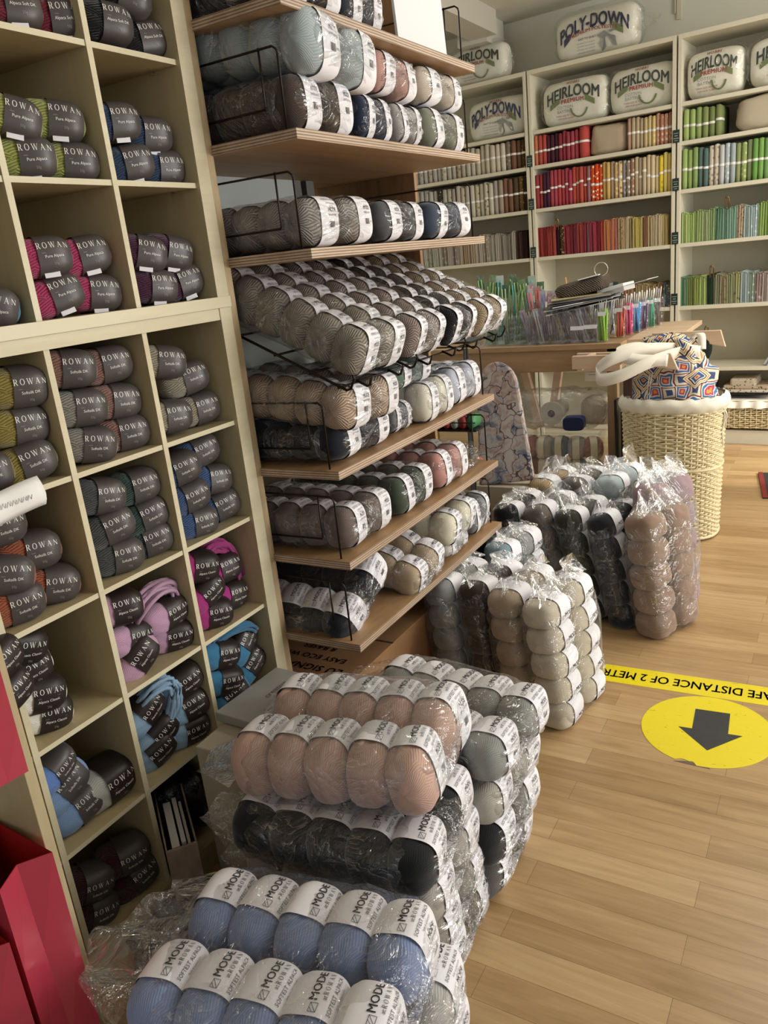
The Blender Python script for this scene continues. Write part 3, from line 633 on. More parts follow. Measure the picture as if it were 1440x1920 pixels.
# cartons
CARD=plain('cardboard','8a6542',.8,var=.12,bscale=9)
def carton(label,a,b,rz=0,cat='box',m=None,name='cardboard_box'):
    cx,cy=(a[0]+b[0])/2,(a[1]+b[1])/2; t=thing(name,label,cat,(cx,cy,a[2]),(0,0,rz)); hx_,hy=(b[0]-a[0])/2,(b[1]-a[1])/2; h=b[2]-a[2]
    build(MB().box((-hx_,-hy,0),(hx_,hy,h)),'body',m or CARD,t,bev=.002); return t,hx_,hy,h
t,a,b,h=carton('brown cardboard box with printed words under lowest plywood shelf',(-1.34,1.27,0),(-.93,1.72,.245))
mb=MB()
for q,(s,sz) in enumerate((('EU SIGNATURE',.038),('EASY ECO WITH',.03),('8 BASES',.03))):
    vs,fs=text2d(s,sz,2,1,.01); mb.add([(.06+(.05*q)-y*1.0,-.04+x*.0+(-x)*-1+.0,h+.0012) for x,y in vs],fs)
mb2=MB()
for q,(s,sz) in enumerate((('EU SIGNATURE',.036),('EASY ECO WITH',.028),('8 BASES',.028))):
    vs,fs=text2d(s,sz,2,1,.01); mb2.add([(.14-x*1.0-.1,-.16+q*.045-y,h+.0012) for x,y in vs],fs)
build(mb2,'printing',plain('box_print','2a211a',.7),t)
build(MB().box((-a,-.003,h),(a,.003,h+.001)),'lid_seam',plain('box_seam','3a2a1c',.8),t)
t,a,b,h=carton('brown cardboard box behind upright packs, under far plywood shelf',(-1.34,1.74,0),(-.97,2.10,.21),R(1))
build(MB().box((-a,-.002,h),(a,.002,h+.001)),'lid_seam',plain('box_seam','3a2a1c',.8),t)
o=build(MB().box((-.94,1.285,0),(-.925,2.02,.045)),'plinth_board',PLY,bev=.001); tag(o,'low oak plinth board in front of the cardboard boxes','board')
lump('plastic_bag','black rubbish bag under the far end of lowest shelf','bag',(-.94,2.13,.0),(.18,.22,.30),DKF,11,.25)
t,a,b,h=carton('greyish beige carton between the salmon stack and the cubes',(-.985,.86,.0),(-.865,1.10,.345),R(2),m=plain('beige_carton','a39a88',.7))
t,a,b,h=carton('flat silver grey box on top of the beige carton',(-.995,.935,.347),(-.905,1.12,.366),R(-2),m=plain('silver_box','9d9e9b',.35,.3),name='flat_box')
vs,fs=text2d('creative',.02); build(MB().add([(.02-y,.02+x,h+.0008) for x,y in vs],fs),'printing',plain('box_print2','55534f',.5),t)
# ================================================================ red paper carrier bags, left foreground
RED=plain('red_paper_outside','b23a4c',.28,bump=.1,bscale=12,spec=.7); REDI=plain('red_paper_inside','a01a16',.5)
def carrier(label,loc,w,d,h,rz,fold=.5,group=None,z0=0):
    t=thing('paper_bag',label,'bag',(loc[0],loc[1],z0),(0,0,rz),group)
    def sect(z): return [(-w/2,-d/2),(w/2,-d/2),(w/2-fold*d*.5*(z/h),0),(w/2,d/2),(-w/2,d/2),(-w/2+fold*d*.5*(z/h),0)]
    mb=MB(); 
    for inner,e in ((0,0),(1,.0012)):
        vs=[]; 
        for z in (0,h*.35,h*.7,h): vs+=[(x*(1-e/w*2),y*(1-e/d*2),z+(.0005 if inner else 0)) for x,y in sect(z)]
        fs=[(k*6+i,k*6+(i+1)%6,(k+1)*6+(i+1)%6,(k+1)*6+i) for k in range(3) for i in range(6)]+[(0,1,2,3,4,5)]
        mb.add(vs,fs,inner)
    build(mb,'paper_body',[RED,REDI],t)
    for s in (-1,1):
        build(MB().tube([(-w*.2,s*(d/2+.001),h-.02),(-w*.18,s*(d/2+.003),h-.06),(0,s*(d/2+.003),h-.085),(w*.18,s*(d/2+.003),h-.06),(w*.2,s*(d/2+.001),h-.02)],.0018,6),'cord_handle',plain('red_cord','d0566a',.5),t,smooth=True)
    return t
carrier('rearmost open red paper bag, standing against the birch end panel',(-.94,.452),.15,.075,.455,R(-4),.6,'red paper bags',.0)
carrier('middle open red paper bag in the row of three',(-.94,.368),.16,.075,.39,R(-6),.6,'red paper bags')
carrier('front open red paper bag, cut off by the lower left corner',(-.965,.285),.17,.075,.325,R(-8),.6,'red paper bags')
# hanging bag and its rail
t=carrier('glossy red paper bag hanging higher up on a rail at left edge',(-.895,.435),.19,.05,.165,R(-8),.2,None,.625)
build(MB().tube([(.03,-.03,.15),(.045,-.032,.09),(.03,-.032,.05),(.05,-.032,.10),(.055,-.03,.15)],.0022,6),'ribbon',plain('red_ribbon','dc7484',.4),t,smooth=True)
o=build(MB().tube([(-1.25,.44,.80),(-.83,.44,.80)],.004,8),'hanging_rail',WIRE,smooth=True); tag(o,'thin dark rail carrying the glossy red paper bag','rail')
# ================================================================ floor signs
YEL=NT('yellow_vinyl'); YEL.b.inputs['Roughness'].default_value=.35
n=YEL.noise(YEL.coord('Object',(1,3,1)),28,3,.6,2); YEL.l(YEL.ramp(n.outputs['Fac'],[(.28,hx('6e6418')),(.33,hx('e6d21e')),(1,hx('ecd825'))]),YEL.b.inputs['Base Color']); YEL=YEL.m
SIGNK=plain('sign_black','2b2b2c',.5,var=.15,bscale=40)
def rpoly(cx,cy,r,n=72,cut=None): return [(cx+r*math.cos(2*PI*i/n),cy+r*math.sin(2*PI*i/n)) for i in range(n)]
t=thing('floor_sticker','round yellow floor sticker with a black arrow','sticker',(-.232,1.752,0),(0,0,0))
pl=[]
for i in range(96):
    a=2*PI*i/96; r=.150
    if abs((math.degrees(a)%360)-262)<7: r*=.93+.02*math.sin(i*3)
    pl.append((r*1.0*math.cos(a),r*1.0*math.sin(a)))
build(MB().prism(pl,.0008,lambda u,v,w:(u,v,w)),'disc',YEL,t)
ar=[(-.033,.085),(.047,.085),(.047,-.005),(.078,-.005),(.007,-.085),(-.064,-.005),(-.033,-.005)]
k=MB().prism(ar,.0005,lambda u,v,w:(u,v,w+.0008)); o=build(k,'arrow',SIGNK,t); o.rotation_euler=(0,0,R(4))
build(MB().prism([(-.05,-.150),(-.02,-.140),(.02,-.144),(.03,-.152)],.0004,lambda u,v,w:(u,v,w+.0002)),'torn_edge',plain('torn_grey','6a5a48',.8),t)
t=thing('floor_tape','yellow floor tape printed SAFE DISTANCE OF 2 METRES upside down','tape',(-.06,1.955,0),(0,0,R(2)))
build(MB().box((-.475,-.045,0),(.75,.045,.0007)),'strip',YEL,t)
vs,fs=text2d('KEEP A SAFE DISTANCE OF 2 METR',.052,3,1.0,.016)
mx_=max(x for x,y in vs)
build(MB().add([(-(x-mx_)*.70-.472,-y+.018,.0011) for x,y in vs],fs),'lettering',SIGNK,t)
o=build(MB().box((-.02,-.2,0),(.5,.2,.006)),'door_mat',[plain('dark_mat','2b2726',.95,bump=.5,bscale=300)],bev=.002); o.location=(-.285,3.80,0); o.rotation_euler=(0,0,R(8)); tag(o,'dark door mat with red edge, cut off at the right edge','mat')
build(MB().box((-.02,-.2,0.006),(.0,.2,.0075)),'red_border',plain('mat_red','7a2018',.9),o)
# ================================================================ white bookcases along the back wall
CI=plain('cream_board_inside','c4bda6',.55,spec=.3)
BZ=[(.255,),(.42,),(.75,),(1.075,),(1.342,),(1.573,),(1.755,)]
def bookcase(label,x0,w,zs,group='cream bookcases along the back wall'):
    t=thing('bookcase',label,'bookcase',group=group); bplace(t,x0,0,0)
    def q(name,a,b,m=CREAM): return build(MB().box(a,b),name,m,t,bev=.0012)
    q('side_panel',(0,0,0),(.018,.285,2.06)); q('side_panel',(w-.018,0,0),(w,.285,2.06))
    q('back_panel',(.018,.280,.06),(w-.018,.285,2.06),CI); q('top_board',(.018,0,2.038),(w-.018,.285,2.06))
    q('plinth',(.018,.012,0),(w-.018,.03,.062)); 
    for z in zs: q('shelf',(.018,.004,z-.02),(w-.018,.280,z))
    return t
ZS=[.075,.255+.165,.75,1.075,1.342,1.573,1.755]
bookcase('cream bookcase at the right, filled with green fabrics',.006,.80,[.075,.42,.75,1.075,1.342,1.573,1.755])
bookcase('middle cream bookcase, filled with red and yellow fabrics',-.803,.80,[.075,.42,.75,1.075,1.342,1.573,1.755])
bookcase('left cream bookcase, filled with beige and brown fabrics',-1.612,.80,[.075,.42,.75,1.075,1.342,1.573,1.755])
bookcase('far left cream bookcase, mostly hidden behind the plywood rack',-2.05,.43,[.42,1.075,1.573])
GREEN=plain('plaque_green','1f2b25',.5)
for xi,x in enumerate((.0015,-.806)):
    for zi,z in enumerate((1.60,1.37,1.105,.79)):
        o=build(MB().box((-.016,-.004,-.03),(.016,0,.03)),'shelf_plaque',GREEN); bplace(o,x,-.001,z+.0)
        for q in range(4): 
            pass
        l=build(MB().box((-.012,-.0045,.012),(.012,-.004,.015)).box((-.008,-.0045,.0),(.008,-.004,.004)).box((-.013,-.0045,-.012),(.013,-.004,-.008)).box((-.009,-.0045,-.022),(.009,-.004,-.019)),'lettering',plain('plaque_ink','8fa096',.5),o)
        tag(o,'small dark green price plaque on the %s upright, %s from the top'%(('right','left')[xi],('first','second','third','fourth')[zi]),'plaque','dark green plaques on the bookcase uprights')
# --- fabrics
TIE=plain('white_tie','dedbd4',.6)
PR={}
def fab(col,pat=None):
    k=(col,pat)
    if k in PR: return PR[k]
    if not pat: m=plain('cotton_'+col,des(col,.72),.85,bump=.3,bscale=900,spec=.1)
    else:
        t=NT('print_'+col); v=t.coord('Object',(1,1,1)); vo=t.add('ShaderNodeTexVoronoi'); vo.inputs['Scale'].default_value={'d':70,'f':45,'s':110}[pat[0]]; t.l(v,vo.inputs['Vector'])
        t.l(t.ramp(vo.outputs['Distance'],[(.22,hx(pat[1:])),(.36,hx(col))]),t.b.inputs['Base Color']); t.b.inputs['Roughness'].default_value=.85; t.b.inputs['Specular IOR Level'].default_value=.1; m=t.m
    PR[k]=m; return m
def roll_mesh(w,h,d):
    # a bolt folded round card: rounded front edge, soft top
    mb=MB(); pl=[]
    for i in range(9):
        a=PI+PI*i/8; pl.append((w/2*.94*math.cos(a),w*.42*math.sin(a)))
    pl+=[(w/2*.94,d),(-w/2*.94,d)]
    k=len(pl); N=6
    for j in range(N):
        z=h*j/(N-1); s=1 if 0<j<N-1 else .9
        mb.v+=[(x*s,y*(1 if y>0 else s),z+(.002*math.sin(x*300) if j==N-1 else 0)) for x,y in pl]
    for j in range(N-1):
        for i in range(k): mb.f.append((j*k+i,j*k+(i+1)%k,(j+1)*k+(i+1)%k,(j+1)*k+i)); mb.mi.append(0)
    mb.f+= [tuple(range(k))[::-1],tuple((N-1)*k+i for i in range(k))]; mb.mi+=[0,0]
    return mb
RM=roll_mesh(1,1,1)  # placeholder dims scaled per object
def bolt(x,z,w,h,col,pat,label,cat,group,tie=.5,d=.17,lean=0,y=.03):
    key=('bolt',round(w,4),round(h,3))
    if key not in PR:
        a=roll_mesh(w,h,d).mesh('fabric_bolt',[TIE],True)
        pts=[( (w/2*.94+.0008)*math.cos(PI+PI*i/8),(w*.42+.0008)*math.sin(PI+PI*i/8)) for i in range(9)]
        mb=MB(); mb.v=[(px,py,zz) for px,py in [(-w/2*.94-.0008,.06)]+pts+[(w/2*.94+.0008,.06)] for zz in (0,.011)]
        mb.f=[(2*i,2*i+2,2*i+3,2*i+1) for i in range(10)]; mb.mi=[0]*10
        PR[key]=(a,mb.mesh('paper_tie',[TIE]))
    a,b=PR[key]; o=link('fabric_bolt',a); s=o.material_slots[0]; s.link='OBJECT'; s.material=fab(col,pat); bplace(o,x,y,z)
    if lean: o.rotation_euler[1]=lean
    tag(o,label,cat,group)
    if tie: k=link('paper_tie',b,o); k.location=(0,0,h*tie)
    return o
def fold_mesh(w,h,d,seed):
    # fabric folded over: upright layers joined by rounded folds at the top
    mb=MB(); n=3; lw=w/n
    for L in range(n):
        x0=-w/2+L*lw; pl=[]; hh=h*(1-.05*((L*7+seed)%3)/2)
        for i in range(9):
            a=PI-PI*i/8; pl.append((x0+lw/2+lw*.47*math.cos(a),hh-lw*.5+lw*.5*math.sin(a)))
        pl=[(x0+lw*.03,0)]+pl+[(x0+lw*.97,0)]
        k=len(pl)
        ys=[0,.003,d-.003,d]; 
        for j,y in enumerate(ys):
            s=.86 if j in (0,3) else 1
            mb.v+=[((px-(x0+lw/2))*s+(x0+lw/2)+.0016*math.sin(pz*60+seed+L),y+.004*math.sin(L*2+seed),pz*(1 if j in(1,2) else .985)) for px,pz in pl]
        o=len(mb.v)-4*k
        for j in range(3):
            for i in range(k-1): mb.f.append((o+j*k+i,o+j*k+i+1,o+(j+1)*k+i+1,o+(j+1)*k+i)); mb.mi.append(0)
        mb.f.append(tuple(o+i for i in range(k))); mb.f.append(tuple(o+3*k+i for i in range(k))[::-1]); mb.mi+=[0,0]
    return mb
FM={}
def fold(x,z,w,h,col,pat,label,cat,group,lean=0,seed=0,y=.03):
    key=(round(w,4),round(h,3),seed%3)
    if key not in FM: FM[key]=fold_mesh(w,h,.19,seed%3).mesh('folded_fabric',[TIE],True)
    o=link('folded_fabric',FM[key]); s=o.material_slots[0]; s.link='OBJECT'; s.material=fab(col,pat); bplace(o,x,y,z)
    if lean: o.rotation_euler[1]=lean
    return tag(o,label,cat,group)
ORD=['first','second','third','fourth','fifth','sixth','seventh','eighth','ninth','tenth','eleventh','twelfth','thirteenth','fourteenth','fifteenth','sixteenth','seventeenth','eighteenth','nineteenth','twentieth','twenty-first','twenty-second','twenty-third','twenty-fourth','twenty-fifth','twenty-sixth','twenty-seventh','twenty-eighth','twenty-ninth','thirtieth','thirty-first','thirty-second','thirty-third','thirty-fourth','thirty-fifth']
NM={}
def cname(c):
    r,g,b=[int(c[i:i+2],16)/255 for i in (1,3,5)]; import colorsys
    h,s,v=colorsys.rgb_to_hsv(r,g,b); h*=360
    if s<.13: return 'white' if v>.8 else ('grey' if v>.4 else 'dark grey')
    d='dark ' if v<.42 else ('pale ' if s<.35 and v>.65 else '')
    if h<12 or h>=345: n='red'
    elif h<28: n='orange' if v>.6 and s>.6 else 'brown'
    elif h<52: n=('yellow' if v>.75 else 'ochre') if s>.5 else 'beige'
    elif h<75: n='yellow green'
    elif h<160: n='green'
    elif h<200: n='teal'
    elif h<260: n='blue'
    elif h<300: n='purple'
    else: n='maroon' if v<.5 else 'pink'
    return d+n
def row(kind,x0,x1,z,h,cols,rowname,case,tie=None,lean=None,start=0):
    n=len(cols); w=(x1-x0)/n; g='fabrics on the %s of the %s bookcase'%(rowname,case); rng=random.Random(int(z*1000)+n)
    for i,c in enumerate(cols):
        pat=None
        if '/' in c: c,pat=c.split('/')
        hh=h*(1+rng.uniform(-.05,.03)); hh=round(hh/.004)*.004; x=x0+w*(i+.5)
        lab='%s%s %s, %s from left on %s, %s bookcase'%('patterned ' if pat else '',cname(c),'fabric bolt' if kind=='bolt' else 'folded fabric',ORD[i+start],rowname,case)
        if kind=='bolt': bolt(x,z,w*1.0,hh,c,pat,lab,'fabric',g,tie=(tie or (lambda i:.5))(i) if tie is not False else 0,lean=(lean or 0),y=.02+rng.uniform(0,.012))
        else: fold(x,z,w*.98,hh,c,pat,lab,'fabric',g,lean=lean or 0,seed=i,y=.02+rng.uniform(0,.015))
RD='#b02a28'
row('bolt',-.782,-.525,1.573,.150,['#d9731f','#b93a20','#b8391f','#5a2436','#4f2233','#48202f','#8f2338','#a0253c','#a5273f','#a92a40','#ad2b3c'],'top fabric shelf','middle',tie=lambda i:.42+.012*i)
bolt(-.497,1.573,.050,.158,'#bf3022',None,'broad bright red fabric bolt with white tie, top fabric shelf','fabric','fabrics on the top fabric shelf of the middle bookcase',.5)
lump('folded_cloth','large crumpled beige cloth bundle between red and tan bolts','cloth',(0,0,0),(.215,.20,.155),plain('beige_linen','b5a48c',.9,bump=.3,bscale=300,spec=.1),4,.10,pw=.45); bplace(bpy.data.objects[-1] if False else [o for o in bpy.data.objects if o.name.startswith('folded_cloth')][-1],-.365,.13,1.573)
row('bolt',-.255,-.025,1.573,.150,['#bf8a6c','#b39b72','#b29a70','#b59c6e','#bda264','#cdb56a','#c9b276/d9c29a'.replace('/','/f'),'#b58a72/fd9b08a','#a8735f/fd8b490','#b58a76/fe0c8a8','#a67c68/fd8b490'],'top fabric shelf','middle',tie=lambda i:.5,start=12)
row('bolt',-.785,-.025,1.342,.188,['#a02426','#a82e1f','#4d2238','#522640','#b03036','#b32a4a','#b5272a','#b0242c','#b3274a','#ad2a44','#c2331f','#cc4a22','#c2381f','#b83a22','#a0606a','#c04a28/fe8d8b8','#c8481f/df0e0c8','#c8522a/fe8dcc0','#cc9a1f','#c9a02c','#a88a6a','#b59a70/fd8c49a','#c9b48a/f8a5a40','#8f8a86/fc9c4ba','#8a7a70/fd5cabc','#93705a/fc8b8a0','#b8a078','#bba37c','#c0a880','#c4ac7c','#c8b27c','#cdb874','#d2b93c/fb39a28','#d6bd30','#cdb028'],'second fabric shelf','middle',tie=lambda i:[.62,.45,.42,.44,.5,.5,.52,.5,.55,.42,.5,.55,.58,.47][i%14])
row('fold',-.785,-.045,1.075,.165,['#a82a24','#b02c24','#a42620','#b23a22','#4a1f30','#4b3a2a/dc9b06a','#9c2438','#a5263a','#7c2436','#b03a26','#a32a3c','#8a4658','#a52440','#9c2138','#b5381f','#cf7a24','#c9703a','#c27a66','#b39c72/d6f5c40','#bfa878','#a8955c','#c9b028','#c4ae30','#8a5a34','#c0a870','#c9b284','#d0ba86','#cfb860'],'third fabric shelf','middle')
row('fold',-.42,-.03,.75,.13,['#a88d3c','#a3843a','#93703a','#a86f4a','#a08050','#97824a','#a88f50','#a08548','#8f7040','#5c6a7a/de0c040'],'fourth fabric shelf','middle')
# brass clips used as markers on shelf edges
BR=plain('brass_clip','8f7040',.3,.85)
def clip(x,z,label):
    o=build(MB().tube([(-.008,0,0),(-.009,-.002,.05),(-.004,-.004,.062),(0,-.004,.05),(.004,-.004,.062),(.009,-.002,.05),(.008,0,0)],.0032,6),'brass_clip',BR,smooth=True); bplace(o,x,.0,z); tag(o,label,'clip','brass clips above the fabrics')
clip(-.655,1.075+.14,'brass clip standing up from red folded fabrics, third shelf'); clip(.255,1.075+.145,'brass clip standing up from pale green folded fabrics, third shelf')
clip(.19,.75+.14,'brass clip standing above green folded fabrics, fourth shelf'); clip(.17,.42+.16,'brass clip above the dark round bag, fifth shelf')
# left bookcase rows
row('bolt',-1.59,-.83,1.573,.150,['#b3aca2','#a9a29a/f8a8078','#b8b0a4','#b0a698/f887e72','#aca59a','#b5ad9e','#b9b09c/f8c8270','#b0a690','#b4ab96','#a89c84/f7a6e58','#b0a48c','#b7ac94','#c0b59c','#bcae92','#c2b494','#c4b698','#bdb094','#cabc9e','#c9bda4','#7d6f62/fa89a88','#7c5232','#6d4a30','#4c3a24/dc2a24a'],'top fabric shelf','left',tie=lambda i:.5 if i>15 else .46)
row('bolt',-1.59,-.83,1.342,.186,['#b5afa6','#aca69c','#a8a298/f847c74','#b7b0a4','#b0a89a','#3a342c/dc8bfa8','#aea692','#b5ad9a/f8c826e','#b0a48e','#b6aa92','#bcb09a/f8f8670','#b4ab98','#c0b6a0','#b9ae94/f7c8058','#bcb29a','#c4bba4/f6f7a56','#c2b8a2','#a89c8c','#a08c76','#8a5a3c','#7c5234','#55402a','#6a5230/dcdb070','#3c2c20'],'second fabric shelf','left',tie=lambda i:.5 if i>14 else .45)
row('fold',-1.59,-.85,1.075,.160,['#b3ada0','#a8a294/f847c70','#a6a892','#b5ad9c','#8f8474/fc4bcae','#a89e8a','#93867a/fc8c0b4','#b0a48c','#a8845c','#b09878','#b8a88c','#b0a690','#9c9282/fc8bea8','#a8a08c','#aca28c','#968c7c','#8f8674','#a49c88','#4a3028','#3a2420'],'third fabric shelf','left')
# right bookcase rows
row('bolt',.030,.215,1.573,.140,['#9ab54a','#93b045','#86a046','#7a8a3e','#6f8038','#76863c'],'top fabric shelf','right',tie=lambda i:[.45,.45,.4,.42,.44,.5][i])
o=lump('folded_cloth','large folded natural linen bundle beside green bolts, right bookcase','cloth',(0,0,0),(.46,.22,.155),plain('natural_linen','b9ad96',.9,bump=.3,bscale=300,spec=.1),6,.07,pw=.4); bplace(o,.50,.13,1.573)
row('bolt',.028,.62,1.342,.188,['#93b048','#8aa844','#7c9a42','#55726a','#4f7068','#c2b8a6/f8f8878','#c9beac/f968c80','#b5b8b4','#a8b4b8/fd0d4d0','#9aa8a8','#8c9a52','#8a9a60/fb8c08a','#7c8c50','#5f9a22','#6fa52a','#689a3a','#4f8a28','#5c922e','#2e5a50/dd8d4b0','#8f7490/dcdb8cc','#a08098','#5a8a80','#7a9a58'],'second fabric shelf','right',tie=lambda i:.47)
row('fold',.028,.70,1.075,.160,['#a3c058','#9ab850','#8fa850','#9cae6a','#8aa860','#5a8a68','#6f9a80','#7aa890','#b09c84/d6f5c50','#9ab4ae','#a8bcc0/fd8dcd8','#86a83a','#7ca02a','#8aac30','#6f9a28','#5f9a4a','#3f7a50','#4a8068','#5a9078','#7aa870'],'third fabric shelf','right')
row('fold',.022,.70,.75,.155,['#5f8a6a','#7c8c3a','#86942e','#a0b84a','#2c3f2c','#8a8c68','#938a6a/f6a6248','#8a9060','#9a9a70/f6f6a50','#9ab0b0','#8a9a8c/fc4ccc0','#93807a/fc8b8b0','#a8988c','#6a8a6a','#7aa05a','#4f9a5a','#3f8a5a','#4a7a4a','#7aa048','#8aae50'],'fourth fabric shelf','right')
row('fold',.45,.68,.42,.15,['#a5acac/fdcdedc','#9cae3a','#8fa83a','#6f9a58','#5a8a4a'],'fifth shelf','right',lean=R(28))
# dark round bag with chrome in the fifth shelf
t=thing('round_purse','dark green round purse with white cord, behind the wooden arm','purse'); bplace(t,.115,.13,.42)
build(MB().prism([(.055*math.cos(2*PI*i/28),.085*math.sin(2*PI*i/28)+.085) for i in range(28)],.05,lambda u,v,w:(u,w-.025,v)),'body',plain('dark_green_cloth','16241d',.8),t,bev=.006)
build(MB().tube([(-.02,-.03,.14),(0,-.035,.10),(.02,-.032,.06),(.035,-.03,.03)],.003,6),'cord',COTTON,t,smooth=True)
# cloth piles and drawer basket at the bottom
def pile(x,z,w,cols,label):
    t=thing('fabric_pile',label,'fabric pile'); bplace(t,x,.03,z); zz=0
    for q,c in enumerate(cols):
        pat=None
        if '/' in c: c,pat=c.split('/')
        h=.014+.004*(q%3); k=MB().grid(lambda u,v:(w*(u-.5)+.004*math.sin(q*3),.17*0+ (.006*abs(math.sin(PI*v)))*-1+.0,zz+h*v),2,6)
        build(MB().box((-w/2+.003*math.sin(q*2),.0+.004*math.sin(q*5),zz),(w/2+.003*math.sin(q*3),.2,zz+h-.001)),'folded_layer',fab(c,pat),t,bev=.005); zz+=h
pile(.13,.262,.13,['#8f2a2c','#b5987c','#bfa084','#b89478','#c4a68a'],'short pile of folded pinkish beige cloths above wicker drawer')
pile(.37,.262,.22,['#2c2c30','#c9bfae/d6a5a4a','#b5a48c/d5a4a3c'],'flat pile of folded spotted cloths above wicker drawer')
o=build(MB().box((.29,.03,.302),(.42,.2,.352)),'folded_cloth',fab('#bcb19a','d6b5d4c'),bev=.012); bplace(o,0,0,0); tag(o,'thick beige spotted cloth folded on top of the flat pile','cloth')
def wicker(x0,x1,y0,y1,z0,z1,fn,name,mat,rows,stakes,par):
    pass
STRAW=NT('willow_wicker'); nn=STRAW.noise(STRAW.coord(),90,2); STRAW.l(STRAW.ramp(nn.outputs['Fac'],[(.3,hx('cbb98c')),(.7,hx('e6dab4'))]),STRAW.b.inputs['Base Color']); STRAW.b.inputs['Roughness'].default_value=.5; STRAW=STRAW.m
def weave(path,z0,z1,rows,amp,r,closed,stakes):
    # path(s)->(x,y,nx,ny); horizontal willow rods passing in front of and behind upright stakes
    mb=MB(); N=stakes*4
    for k in range(rows):
        z=z0+(z1-z0)*(k+.5)/rows; pts=[]
        for i in range(N if closed else N+1):
            s=i/N; x,y,nx,ny=path(s,z); o=amp*math.cos(PI*stakes*s+PI*(k%2)); pts.append((x+nx*o,y+ny*o,z+.0012*math.sin(i*.7+k*2)))
        mb.tube(pts,r,5,0,closed)
    for i in range(stakes if closed else stakes+1):
        s=i/stakes; x0,y0,_,_=path(s,z0); x1,y1,_,_=path(s,z1); mb.tube([(x0,y0,z0),(x1,y1,z1)],r*.9,5)
    return mb
t=thing('wicker_drawer','wicker drawer basket with cloth liner in the bottom of right bookcase','basket',group=None); bplace(t,.41,.0,.088)
build(weave(lambda s,z:(-.36+.72*s,-.012-.10*(z),0,-1),0,.125,11,.0035,.0042,False,26),'wicker_body',STRAW,t,smooth=True)
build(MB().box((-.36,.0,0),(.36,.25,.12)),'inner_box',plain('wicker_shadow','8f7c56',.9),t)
mb=MB(); mb.grid(lambda u,v:(-.368+.736*u,-.028-.006*math.sin(60*u)+.012*math.cos(v*PI),.135+.020*math.cos(PI*v*.9)+.002*math.sin(43*u)),70,6); mb.grid(lambda u,v:(-.368+.736*u,-.02+.25*v,.152),2,2)
build(mb,'cloth_liner',COTTON,t,smooth=True)
o=build(MB().box((.03,.0,.0),(.79,.02,.074)),'toe_board',CREAM); bplace(o,0,0,0); struct(o); o.name='trim_2'
